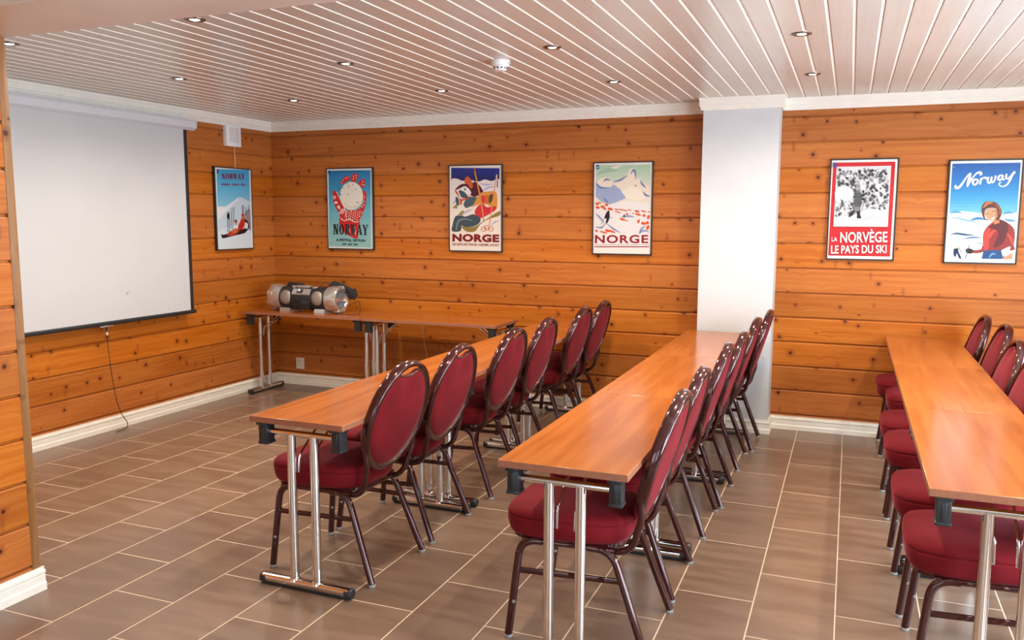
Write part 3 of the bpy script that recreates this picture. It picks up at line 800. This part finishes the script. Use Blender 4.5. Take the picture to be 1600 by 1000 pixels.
    def serif(s, c, word, x0, y0, x1, y1, thick=.30, thin=.10, slab=True):
        """bold display capitals with slab feet"""
        n = len(word); gap = .12; cw = (x1-x0)/(n+gap*(n-1)); h = y1-y0
        for i, ch in enumerate(word):
            X = x0+i*cw*(1+gap); f = lambda a, b: (X+a*cw, y1-b*h)
            R_ = lambda a, b, a2, b2: s.addpoly([f(a, b), f(a2, b), f(a2, b2), f(a, b2)], c)
            PL = lambda *P: s.addpoly([f(*p_) for p_ in P], c)
            T, t_ = thick, thin; e = .09
            def foot(a, b): R_(a, b, a+.34, b+e) if slab else None
            if ch == 'N':
                PL((.06, 1), (.06+T*1.1, 1), (.96, 0), (.96-T*1.1, 0)); R_(.08, 0, .08+t_*1.3, 1); R_(.92-t_*1.3, 0, .92, 1); foot(0, 0); foot(0, 1-e); foot(.66, 1-e)
            elif ch == 'O':
                m_ = 18; s.z += 1
                for k in range(m_):
                    a, b = 2*pi*k/m_, 2*pi*(k+1)/m_
                    o_ = lambda q: f(.5+.5*cos(q), .5+.51*sin(q)); i_ = lambda q: f(.5+(.5-T)*cos(q), .5+(.51-e)*sin(q))
                    s.addpoly([o_(a), o_(b), i_(b), i_(a)], c, False)
            elif ch == 'R':
                R_(.08, 0, .08+T, 1); foot(0, 0); foot(0, 1-e)
                R_(.08, 1-e, .6, 1); R_(.08, .46, .6, .46+e)
                m_ = 8
                for k in range(m_):
                    a, b = -pi/2+pi*k/m_, -pi/2+pi*(k+1)/m_
                    o_ = lambda q: f(.55+.38*cos(q), .73+.27*sin(q)); i_ = lambda q: f(.55+(.38-T)*cos(q), .73+(.27-e)*sin(q))
                    s.addpoly([o_(a), o_(b), i_(b), i_(a)], c, False)
                PL((.42, .5), (.42+T, .5), (1.0, 0), (1.0-T, 0)); 
            elif ch == 'W':
                PL((0, 1), (T*.95, 1), (.36+T*.2, 0), (.24, 0)); PL((.24+.02, 0), (.36, 0), (.56, 1), (.50, 1))
                PL((.36, 1), (.36+T*.95, 1), (.72+T*.2, 0), (.60, 0)); PL((.62, 0), (.74, 0), (1.0, 1), (.92, 1))
                R_(-.04, 1-e, .36, 1); R_(.80, 1-e, 1.06, 1)
            elif ch == 'A':
                PL((.02, 0), (.02+t_, 0), (.56, 1), (.44, 1)); PL((.40, 1), (.40+T*.75, 1), (1.0, 0), (1.0-T*1.05, 0)); R_(.2, .28, .75, .28+e); foot(-.06, 0); foot(.70, 0)
            elif ch == 'Y':
                PL((0, 1), (T*1.05, 1), (.5+T*.5, .45), (.5-T*.5, .45)); PL((.88, 1), (1.0, 1), (.6, .45), (.5, .45)); R_(.5-T*.5, 0, .5+T*.5, .5); foot(-.05, 1-e); foot(.74, 1-e); R_(.28, 0, .72, e)
            elif ch == 'G':
                m_ = 16
                for k in range(m_):
                    a, b = .22*pi+1.58*pi*k/m_, .22*pi+1.58*pi*(k+1)/m_
                    o_ = lambda q: f(.5+.5*cos(q), .5+.51*sin(q)); i_ = lambda q: f(.5+(.5-T)*cos(q), .5+(.51-e*1.6)*sin(q))
                    s.addpoly([o_(a), o_(b), i_(b), i_(a)], c, False)
                R_(.55, .40, 1.0, .40+e*1.7); R_(1.0-T*.8, .12, 1.0, .45)
            elif ch == 'E':
                R_(.04, 0, .04+T, 1); R_(.04, 0, .96, e*1.8); R_(.04, 1-e*1.8, .94, 1); R_(.04, .43, .82, .43+e*1.7)
    def build(s, parent):
        me = bpy.data.meshes.new('print'); me.from_pydata(s.v, [], s.f)
        for c in s.cols: me.materials.append(pmat(c))
        for p_, i in zip(me.polygons, s.mi): p_.material_index = i
        me.update()
        o = link(bpy.data.objects.new('print', me)); o.parent = parent
        return o
def poster(label, cx, cz, w_, h_, art, wall='back', depth=.022):
    """framed poster; local x right, y up, z out of the wall"""
    t = link(bpy.data.objects.new('framed_poster', None)); t.empty_display_size = .1
    if wall == 'back': t.location = (cx, YB, cz); t.rotation_euler = (pi/2, 0, 0)
    else: t.location = (0, cx, cz); t.rotation_euler = (pi/2, 0, pi/2)
    tag(t, label, 'poster', 'framed ski posters on the pine walls')
    bm = B(); f_ = .009; W2, H2 = w_/2, h_/2
    for lo, hi in (((-W2, -H2, 0), (-W2+f_, H2, depth)), ((W2-f_, -H2, 0), (W2, H2, depth)), ((-W2, -H2, 0), (W2, -H2+f_, depth)), ((-W2, H2-f_, 0), (W2, H2, depth))):
        box(bm, lo, hi, .0015, 1)
    obj('frame', bm, M['black'], t)
    bm = B(); box(bm, (-W2+.004, -H2+.004, .001), (W2-.004, H2-.004, depth-.006)); obj('backing_board', bm, M['white_plastic'], t, 0)
    pr_ = art.build(t); pr_.location = (0, 0, depth-.0055)
    return t
IN = .017
WHT = (244, 242, 236)
def start(q, w_, h_, col, inset=0):
    a = Art(*q, w_-IN, h_-IN)
    tl, tr_, bl, br = q; a.addpoly([tl, tr_, br, bl], WHT)
    return a
# -- poster on the left wall: skiers resting
a = start(((118, 128), (462, 150), (126, 952), (464, 932)), .466, .698, WHT)
a.grad([(64, 165, 214), (96, 188, 226), (150, 210, 232)], 134, 146, 448, 520, 12)
a.poly((205, 226, 236), (134, 600), (215, 520), (300, 455), (360, 420), (448, 470), (448, 925), (136, 938))
a.poly((236, 243, 246), (134, 585), (220, 510), (345, 418), (310, 470), (235, 540), (150, 640), (136, 660))
a.poly((224, 238, 244), (136, 760), (280, 700), (448, 690), (448, 924), (136, 936))
a.blob((150, 140, 150), (390, 590), (440, 540), (447, 640), (445, 760), (415, 700))
a.ell((238, 242, 244), 306, 462, 9, 11)
for x0, y0, x1, y1 in ((268, 530, 252, 740), (290, 520, 268, 745), (366, 500, 372, 640), (380, 498, 376, 640), (405, 520, 400, 600), (436, 500, 430, 560), (226, 570, 220, 780), (240, 570, 236, 780)):
    a.line((40, 60, 96), [(x0, y0), (x1, y1)], 6)
a.ell((30, 26, 36), 230, 615, 14, 32); a.ell((178, 60, 40), 300, 665, 15, 20); a.ell((214, 150, 112), 303, 690, 12, 14)
a.blob((196, 44, 38), (372, 590), (392, 640), (380, 720), (330, 770), (320, 720), (350, 650)); a.ell((206, 120, 84), 372, 625, 16, 22); a.ell((200, 40, 36), 371, 600, 15, 14)
a.blob((30, 26, 34), (385, 640), (425, 680), (425, 740), (360, 790), (300, 800), (330, 760), (400, 720)); a.blob((238, 238, 236), (390, 680), (418, 690), (412, 740), (392, 730))
a.blob((40, 24, 30), (160, 810), (190, 800), (250, 780), (330, 760), (400, 740), (390, 780), (300, 805), (230, 825), (180, 836)); a.blob((196, 60, 48), (210, 800), (290, 740), (330, 760), (270, 810)); a.blob((214, 120, 66), (255, 760), (300, 735), (310, 770), (270, 785))
a.poly((40, 24, 30), (156, 800), (172, 800), (186, 836), (166, 838))
a.serif((122, 26, 62), 'NORWAY', 178, 188, 400, 244, .34, .08)
a.text((140, 52, 92), 'winter - snow - fun', 170, 279, 402, 308, .035)
a.rect((34, 66, 140), 134, 146, 150, 188)
poster('framed blue NORWAY poster of resting skiers on the left wall', 2.467, 1.615, .466, .698, a, 'left', .03)
# -- mitten poster
a = start(((72, 85), (528, 82), (84, 928), (532, 920)), .474, .714, WHT)
a.grad([(38, 130, 190), (58, 156, 200), (104, 184, 204), (140, 196, 198), (150, 198, 192)], 88, 102, 516, 910, 16)
RED, CRM = (206, 40, 40), (244, 226, 206)
a.blob(RED, (132, 320), (175, 330), (215, 420), (265, 510), (330, 520), (400, 500), (440, 430), (425, 330), (470, 325), (468, 440), (440, 540), (400, 625), (395, 660), (205, 640), (200, 580), (160, 490), (135, 420))
for pts in (((205, 245), (245, 175), (290, 158), (310, 195), (250, 235)), ((318, 205), (330, 150), (380, 135), (395, 180), (350, 225)), ((390, 235), (425, 200), (462, 200), (455, 270), (430, 280))): a.blob(RED, *pts)
for k in range(9):
    for j in range(4):
        x, y = 275+k*22-(j*3), 530+j*26+(k % 2)*12
        if x < 430-j*12: a.poly(CRM, (x, y-9), (x+7, y), (x, y+9), (x-7, y))
for k in range(7):
    a.poly(CRM, (438+(k % 2)*16-k*1.5, 355+k*20), (446+(k % 2)*16-k*1.5, 363+k*20), (438+(k % 2)*16-k*1.5, 372+k*20), (430+(k % 2)*16-k*1.5, 363+k*20))
for cx_, cy_ in ((240, 205), (265, 185), (285, 175), (225, 228), (345, 165), (370, 155), (345, 192), (372, 182), (440, 222), (430, 250), (448, 255)):
    a.poly(CRM, (cx_, cy_-9), (cx_+7, cy_), (cx_, cy_+9), (cx_-7, cy_))
a.ell(CRM, 148, 385, 16, 18); a.ell(RED, 148, 385, 8, 9); a.ell(CRM, 165, 440, 18, 14); a.blob(CRM, (175, 480), (200, 470), (205, 510), (185, 500))
for k in range(4): a.line(CRM, [(190+k*14, 560), (215+k*12, 520), (232+k*9, 505)], 6)
a.line(CRM, [(170, 325), (220, 430), (262, 530), (258, 590)], 7)
a.ell((238, 234, 220), 322, 368, 118, 148, 32); a.ell((228, 220, 200), 335, 440, 84, 66, 24); a.ell((238, 234, 220), 318, 400, 92, 76, 24)
for x, y, w_, h_ in ((200, 290, 8, 18), (232, 282, 7, 16), (278, 238, 24, 6), (296, 270, 5, 30), (330, 316, 10, 4), (368, 300, 10, 12), (290, 352, 10, 14), (264, 408, 8, 5), (260, 448, 7, 7), (382, 436, 16, 10), (212, 352, 10, 20), (340, 250, 6, 14)):
    a.ell((96, 74, 66), x, y, w_*.55, h_*.55, 8, .4)
a.blob(RED, (205, 640), (395, 655), (390, 720), (378, 815), (300, 790), (230, 745), (210, 690)); a.brush(CRM, [(210, 605), (250, 630), (300, 615), (345, 640), (392, 640)], [10, 8, 10, 8, 10])
for k in range(5): a.line(CRM, [(235+k*30, 690), (240+k*30, 755+k*6)], 8)
a.serif((26, 32, 40), 'NORWAY', 134, 668, 486, 778, .34, .13)
a.text((26, 44, 56), 'A FISTFUL OF FUN', 164, 822, 456, 850, .03)
for k in range(3):
    P_ = [(225+k*58+6*i, 880+(7 if i % 2 else -6)-i*.4) for i in range(8)]; a.line((40, 70, 84), P_, 5)
for k in range(5): a.line((38, 96, 140), [(160+k*58+6*i, 114+(4 if i % 2 else -4)) for i in range(8)], 3.5)
a.rect((24, 58, 110), 88, 102, 106, 134)
poster('framed light blue NORWAY poster of a red patterned mitten holding a snowball', .842, 1.621, .474, .714, a, depth=.03)
# -- NORGE with two resting skiers
a = start(((84, 88), (590, 72), (100, 950), (602, 950)), .484, .715, (244, 232, 214))
a.rect((240, 228, 214), 86, 90, 598, 948)
a.grad([(34, 52, 150), (26, 40, 120), (30, 34, 92)], 102, 104, 574, 240, 5)
a.blob((236, 226, 222), (102, 235), (160, 215), (215, 235), (300, 225), (360, 250), (430, 220), (500, 235), (574, 222), (576, 420), (102, 440))
for P_ in (((380, 260), (450, 272), (520, 262)), ((400, 345), (470, 300), (540, 290)), ((110, 480), (150, 440), (200, 430)), ((210, 590), (260, 550), (320, 520)), ((500, 690), (540, 650), (578, 640))): a.brush((176, 176, 214), list(P_), [4, 16, 4])
a.blob((150, 126, 66), (215, 700), (330, 705), (430, 640), (576, 540), (578, 585), (470, 625), (395, 680), (345, 750), (260, 752))
a.blob((86, 20, 46), (140, 330), (200, 272), (290, 262), (352, 248), (415, 330), (400, 370), (330, 395), (290, 370), (250, 290), (180, 318))
a.blob((238, 232, 226), (195, 318), (260, 300), (302, 350), (290, 370), (235, 345)); a.ell((30, 40, 60), 242, 322, 8, 12)
a.blob((214, 96, 52), (235, 225), (262, 190), (300, 225), (318, 285), (300, 312), (262, 270), (240, 258))
a.blob((206, 84, 44), (140, 340), (168, 350), (200, 420), (290, 392), (300, 412), (220, 440), (210, 478), (190, 470), (188, 420))
a.blob((70, 88, 96), (180, 335), (230, 345), (275, 400), (240, 410), (205, 400)); a.blob((70, 88, 96), (150, 400), (180, 420), (182, 490), (156, 470)); a.blob((78, 96, 104), (230, 470), (260, 420), (340, 395), (385, 430), (340, 470), (290, 500), (250, 510))
a.poly((150, 140, 84), (116, 515), (160, 470), (172, 520)); a.poly((150, 140, 84), (172, 585), (220, 535), (236, 545), (215, 588))
a.blob((224, 150, 70), (385, 365), (450, 345), (545, 350), (556, 500), (520, 520), (470, 480), (400, 470), (310, 500), (330, 470)); a.blob((206, 110, 48), (400, 400), (470, 380), (480, 450), (410, 460)); a.blob((90, 70, 44), (480, 380), (520, 370), (515, 420), (480, 465))
a.blob((216, 48, 62), (340, 560), (372, 490), (420, 468), (460, 500), (540, 490), (540, 530), (450, 590), (395, 612))
a.ell((216, 60, 60), 418, 420, 24, 40)
a.blob((66, 82, 90), (150, 600), (215, 590), (250, 600), (330, 575), (395, 612), (390, 660), (330, 700), (250, 705), (215, 695), (200, 750), (120, 752), (122, 690)); a.brush((120, 136, 140), [(160, 740), (180, 650), (240, 625), (320, 640)], [10, 18, 16, 6])
for P_, w_ in ((((328, 110), (365, 270), (405, 470), (430, 640)), 13), (((545, 175), (530, 300), (512, 470), (485, 690)), 9)): a.line((222, 150, 78), list(P_), w_)
a.line((120, 20, 30), [(326, 105), (330, 180)], 10); a.line((110, 20, 40), [(555, 190), (556, 300)], 9); a.line((232, 228, 226), [(550, 165), (552, 230)], 7)
for x, y in ((430, 725), (462, 712), (500, 722)):
    a.line((206, 110, 66), [(x+24*cos(q*.785), y+24*sin(q*.785)) for q in range(9)], 6); a.line((206, 110, 66), [(x-20, y), (x+20, y)], 4)
a.text((128, 22, 40), 'NORGE', 122, 778, 582, 860, .055, 0, 1.08)
a.text((140, 30, 46), 'SKISPORTENS HJEMLAND', 122, 874, 582, 908, .016)
poster('framed NORGE SKISPORTENS HJEMLAND poster of two resting skiers', 2.052, 1.623, .484, .715, a, depth=.028)
# -- NORGE mountains
a = start(((74, 82), (616, 78), (72, 948), (604, 958)), .472, .714, (244, 236, 226))
a.rect((240, 232, 222), 78, 84, 612, 955)
a.grad([(176, 206, 180), (196, 214, 188), (222, 222, 200)], 90, 100, 600, 330, 6)
a.brush((232, 226, 210), [(180, 160), (260, 130), (330, 105)], [8, 34, 8]); a.brush((160, 196, 168), [(100, 190), (200, 150), (300, 150)], [10, 40, 10])
a.poly((238, 224, 206), (90, 270), (135, 225), (180, 210), (235, 240), (265, 280), (330, 230), (385, 190), (410, 140), (455, 130), (470, 210), (520, 260), (600, 320), (600, 560), (90, 560))
a.poly((158, 172, 204), (90, 270), (150, 310), (230, 310), (260, 285), (330, 340), (380, 415), (300, 450), (230, 475), (150, 455), (90, 400))
for P_ in (((255, 260), (320, 245), (390, 200)), ((415, 190), (450, 150), (468, 240)), ((420, 300), (450, 310), (470, 290)), ((505, 250), (530, 290), (560, 320)), ((500, 330), (560, 390), (598, 400)), ((160, 260), (190, 235), (230, 250)), ((90, 260), (130, 310), (210, 320)), ((165, 410), (190, 440), (210, 465)), ((520, 460), (560, 490), (598, 500))): a.brush((116, 132, 176), list(P_), [4, 20, 5])
a.poly((244, 232, 214), (330, 350), (430, 290), (520, 340), (560, 420), (480, 440), (380, 420))
a.poly((236, 230, 226), (90, 500), (230, 475), (380, 440), (600, 470), (600, 760), (90, 760))
OR = (222, 92, 50)
for x, y, rx, ry in ((105, 470, 18, 14), (130, 460, 14, 9), (110, 505, 22, 14), (160, 500, 26, 14), (195, 480, 20, 12), (180, 520, 18, 9), (230, 520, 26, 14), (290, 525, 24, 6), (330, 528, 26, 6), (300, 550, 34, 6), (370, 535, 26, 6), (410, 530, 22, 5), (480, 545, 24, 12), (540, 545, 30, 7), (590, 550, 14, 6), (388, 570, 14, 9), (445, 565, 8, 7), (490, 575, 30, 10), (545, 585, 16, 14), (585, 600, 14, 22), (345, 620, 26, 12), (370, 630, 34, 5), (495, 640, 12, 20), (540, 660, 24, 14), (580, 700, 14, 26), (575, 655, 16, 16), (102, 730, 14, 12), (170, 745, 40, 8), (240, 735, 44, 10), (205, 730, 24, 14)): a.ell(OR, x, y, rx, ry, 9, .3)
for P_ in (((90, 560), (130, 600), (180, 660)), ((200, 660), (260, 710), (330, 750)), ((90, 690), (140, 700), (170, 690)), ((510, 755), (525, 710), (560, 685)), ((330, 600), (400, 590), (460, 600)), ((500, 760), (545, 730), (595, 745))): a.brush((140, 154, 190), list(P_), [4, 18, 4])
a.blob((40, 24, 44), (205, 540), (222, 545), (226, 590), (220, 620), (205, 655), (190, 650), (195, 615), (176, 605), (185, 575)); a.ell((40, 24, 40), 214, 545, 9, 11); a.line((40, 24, 44), [(176, 605), (145, 668)], 4); a.line((40, 24, 44), [(222, 600), (250, 606)], 4); a.line((60, 50, 80), [(150, 700), (210, 640)], 5)
a.ell((50, 46, 74), 362, 588, 8, 16); a.line((90, 84, 110), [(505, 755), (512, 720)], 6)
a.rect((44, 84, 140), 92, 98, 120, 138); a.ell((214, 220, 226), 106, 120, 7, 8)
a.rect((240, 232, 222), 78, 760, 612, 955)
a.text((152, 24, 46), 'NORGE', 88, 770, 586, 852, .03, 0, 1.12)
a.rect((120, 120, 140), 84, 864, 594, 868); a.rect((160, 40, 62), 84, 880, 594, 890)
poster('framed pale NORGE poster of snowy mountains, left of the white column', 3.297, 1.621, .472, .714, a, depth=.026)
# -- red LA NORVEGE poster
a = start(((106, 75), (686, 75), (78, 940), (648, 958)), .440, .703, WHT)
q = lambda x, y: (x-30*(y-75)/870, y)
a.poly((208, 30, 36), (118, 95), (664, 97), (628, 932), (86, 916))
a.poly((222, 222, 224), (150, 132), (628, 132), (606, 668), (128, 658))
rr = random.Random(5)
def inpic(x, y): return 146 < x+ (y-132)*.03 < 622 and 136 < y < 650
for k in range(330):
    x, y = rr.uniform(160, 610), rr.uniform(145, 500)
    if not inpic(x, y) or (x < 300 and y > 300 and rr.random() < .7): continue
    c = rr.choice([(40, 42, 46), (74, 76, 80), (120, 122, 126), (150, 152, 156), (236, 236, 238), (206, 208, 210), (92, 94, 98)])
    L_ = rr.uniform(14, 44); an = rr.choice([1.2, 1.9, .9, 2.2])+rr.uniform(-.2, .2)
    x2, y2 = x+cos(an)*L_, y+sin(an)*L_
    if inpic(x2+12, y2) and inpic(x2-12, y2) and y2 < 540: a.brush(c, [(x, y), ((x+x2)/2+rr.uniform(-6, 6), (y+y2)/2), (x2, y2)], [5, rr.uniform(14, 30), 4])
a.blob((228, 228, 230), (144, 330), (220, 310), (290, 330), (300, 400), (230, 440), (150, 440))
for k in range(26):
    x, y = rr.uniform(150, 290), rr.uniform(430, 565); c = rr.choice([(60, 62, 66), (120, 122, 126), (238, 238, 240)]); a.ell(c, x, y, rr.uniform(4, 12), rr.uniform(6, 22), 8, rr.uniform(-.4, .4))
a.poly((226, 226, 228), (134, 575), (300, 560), (450, 500), (610, 545), (606, 666), (130, 656))
a.line((150, 152, 156), [(380, 590), (450, 582), (490, 562)], 4); a.line((160, 162, 166), [(300, 600), (420, 602), (575, 570)], 3)
a.blob((84, 86, 88), (316, 350), (350, 345), (372, 375), (376, 440), (366, 490), (330, 492), (310, 470), (314, 400)); a.ell((170, 168, 166), 344, 330, 22, 18); a.ell((120, 118, 116), 346, 350, 16, 14)
a.blob((50, 52, 54), (366, 385), (410, 365), (400, 392), (372, 400)); a.ell((30, 30, 32), 392, 420, 18, 9)
a.poly((30, 30, 32), (336, 520), (364, 515), (366, 560), (378, 588), (336, 590)); a.poly((30, 30, 32), (300, 520), (330, 510), (300, 560), (268, 580), (262, 570)); a.poly((130, 130, 132), (312, 485), (366, 488), (360, 522), (330, 530), (310, 515))
a.line((70, 72, 74), [(408, 410), (375, 520)], 4)
a.rect((74, 66, 150), 118, 96, 150, 138)
a.text(WHT, 'LA', 116, 752, 166, 790, .012); a.text(WHT, 'NORVÈGE', 192, 684, 604, 804, .018); 
a.text(WHT, 'LE PAYS DU SKI', 112, 826, 598, 900, .022)
poster('framed red LA NORVÈGE LE PAYS DU SKI poster with a grey photograph', 5.009, 1.612, .440, .703, a, depth=.022)
# -- blue script Norway poster
a = start(((98, 75), (708, 72), (56, 948), (664, 962)), .435, .690, WHT)
a.poly((230, 238, 242), (112, 96), (692, 92), (648, 930), (74, 920))
nb = 16
for k in range(nb):
    st_ = [(32, 92, 170), (38, 120, 196), (66, 160, 214), (120, 196, 226)]; t_ = (k+.5)/nb*3; i = min(int(t_), 2); f_ = t_-i
    c = tuple(int(p0+(p1-p0)*f_) for p0, p1 in zip(st_[i], st_[i+1])); y0, y1 = 96+430*k/nb, 96+430*(k+1)/nb
    a.poly(c, (112-.046*(y0-96), y0), (692-.052*(y0-96), y0), (692-.052*(y1-96), y1), (112-.046*(y1-96), y1))
SNOW = (232, 240, 244)
a.poly(SNOW, (94, 520), (200, 505), (330, 520), (420, 540), (560, 545), (668, 520), (650, 925), (76, 918))
for P_, w_, c in ((((96, 525), (150, 512), (210, 525)), 20, (92, 160, 200)), (((270, 590), (340, 570), (440, 585)), 24, (70, 132, 180)), (((96, 560), (180, 570), (260, 590), (380, 605)), 14, (140, 188, 214)), (((540, 540), (600, 520), (640, 530)), 22, (90, 156, 196)), (((560, 580), (610, 590), (665, 595)), 22, (86, 150, 190)), (((105, 710), (160, 700), (240, 712), (320, 715)), 16, (44, 84, 124)), (((210, 750), (300, 735), (380, 740)), 14, (70, 120, 160)), (((330, 780), (370, 790), (395, 785)), 8, (90, 140, 176))): a.brush(c, list(P_), [3]+[w_]*(len(P_)-2)+[3])
a.line((170, 200, 220), [(178, 740), (180, 800)], 6)
a.blob((26, 44, 90), (140, 835), (175, 830), (180, 860), (205, 918), (185, 915), (165, 875), (155, 905), (138, 890), (135, 855)); a.ell((214, 190, 90), 172, 824, 9, 8); a.line((60, 60, 60), [(180, 825), (204, 865)], 5)
a.blob((150, 40, 34), (388, 720), (410, 660), (470, 600), (530, 580), (620, 630), (656, 690), (650, 800), (640, 850), (400, 850), (390, 790))
a.blob((206, 66, 50), (390, 725), (430, 650), (470, 610), (445, 690), (440, 800), (430, 850), (400, 845)); a.brush((212, 76, 56), [(440, 740), (470, 690), (515, 665)], [22, 26, 8]); a.brush((206, 66, 50), [(580, 690), (620, 740), (640, 800)], [8, 26, 14])
a.blob((96, 22, 26), (430, 650), (490, 605), (545, 585), (600, 640), (560, 780), (480, 820), (520, 700), (470, 660))
a.brush((150, 60, 40), [(270, 855), (340, 860), (400, 845)], [26, 28, 30]); a.blob((40, 30, 30), (240, 845), (265, 830), (305, 845), (295, 875), (255, 872)); a.line((70, 64, 64), [(272, 805), (240, 920)], 6)
a.poly((30, 74, 130), (396, 850), (560, 845), (580, 925), (380, 922)); a.brush((110, 160, 210), [(440, 915), (470, 880), (500, 885)], [6, 18, 6]); a.poly((238, 240, 240), (545, 850), (600, 820), (625, 815), (610, 880), (560, 905)); a.poly((206, 150, 110), (560, 915), (640, 870), (640, 925), (540, 928))
a.poly((206, 130, 90), (475, 585), (520, 560), (525, 610), (480, 625))
a.blob((96, 52, 28), (370, 480), (400, 430), (450, 425), (500, 440), (540, 500), (535, 555), (510, 590), (480, 560), (500, 490), (440, 480), (400, 500), (400, 560), (420, 590), (385, 560)); a.brush((196, 116, 52), [(385, 480), (420, 440), (465, 438)], [10, 24, 8]); a.brush((150, 84, 40), [(480, 445), (525, 490), (525, 540)], [8, 20, 8])
a.blob((226, 160, 116), (398, 520), (430, 485), (480, 482), (505, 510), (505, 560), (475, 590), (440, 588), (410, 560)); a.blob((196, 120, 84), (485, 490), (506, 515), (504, 560), (480, 580), (490, 540))
a.blob((250, 246, 240), (445, 572), (465, 566), (484, 552), (480, 572), (462, 582)); a.brush((170, 50, 46), [(444, 570), (465, 562), (486, 548)], [2, 4, 2]); a.line((70, 40, 28), [(414, 536), (426, 530), (436, 532)], 5); a.line((70, 40, 28), [(460, 516), (474, 508), (486, 510)], 5); a.line((180, 108, 76), [(444, 532), (452, 550), (446, 556)], 4)
# the word written with a brush
S_ = lambda P_, W_: a.brush(WHT, P_, W_)
S_([(150, 282), (140, 296), (150, 306), (176, 298), (205, 262), (232, 220), (258, 188), (272, 180)], [16, 18, 20, 22, 18, 14, 12, 10])
S_([(270, 178), (262, 220), (252, 262), (244, 298)], [16, 24, 24, 12])
S_([(244, 298), (270, 250), (300, 205), (326, 180), (350, 176), (362, 186), (350, 200)], [8, 12, 12, 16, 22, 22, 12])
S_([(318, 232), (296, 242), (292, 268), (308, 280), (328, 266), (334, 242), (318, 232)], [14, 18, 18, 14, 16, 16, 12])
S_([(352, 278), (362, 232), (372, 226)], [16, 18, 8]); S_([(362, 242), (380, 222), (402, 222), (404, 236)], [8, 12, 18, 14])
S_([(424, 214), (418, 250), (430, 268), (446, 248), (452, 212)], [14, 18, 14, 14, 16]); S_([(452, 212), (448, 248), (460, 262), (478, 240), (484, 204)], [16, 18, 14, 14, 16])
S_([(540, 200), (516, 206), (506, 228), (518, 244), (536, 228), (544, 200)], [12, 16, 18, 14, 14, 14]); S_([(546, 200), (540, 230), (552, 240), (562, 230)], [16, 18, 12, 6])
S_([(576, 190), (572, 222), (588, 232), (610, 206)], [14, 18, 14, 10]); S_([(646, 172), (622, 200), (606, 240), (580, 282), (545, 298), (520, 288), (516, 268), (535, 262)], [20, 20, 18, 14, 10, 10, 10, 5])
a.line((150, 190, 226), [(120, 128), (132, 126)], 5)
poster('framed blue script Norway poster of a smiling woman in a red jacket', 5.752, 1.597, .435, .690, a, depth=.022)
bpy.context.view_layer.update()
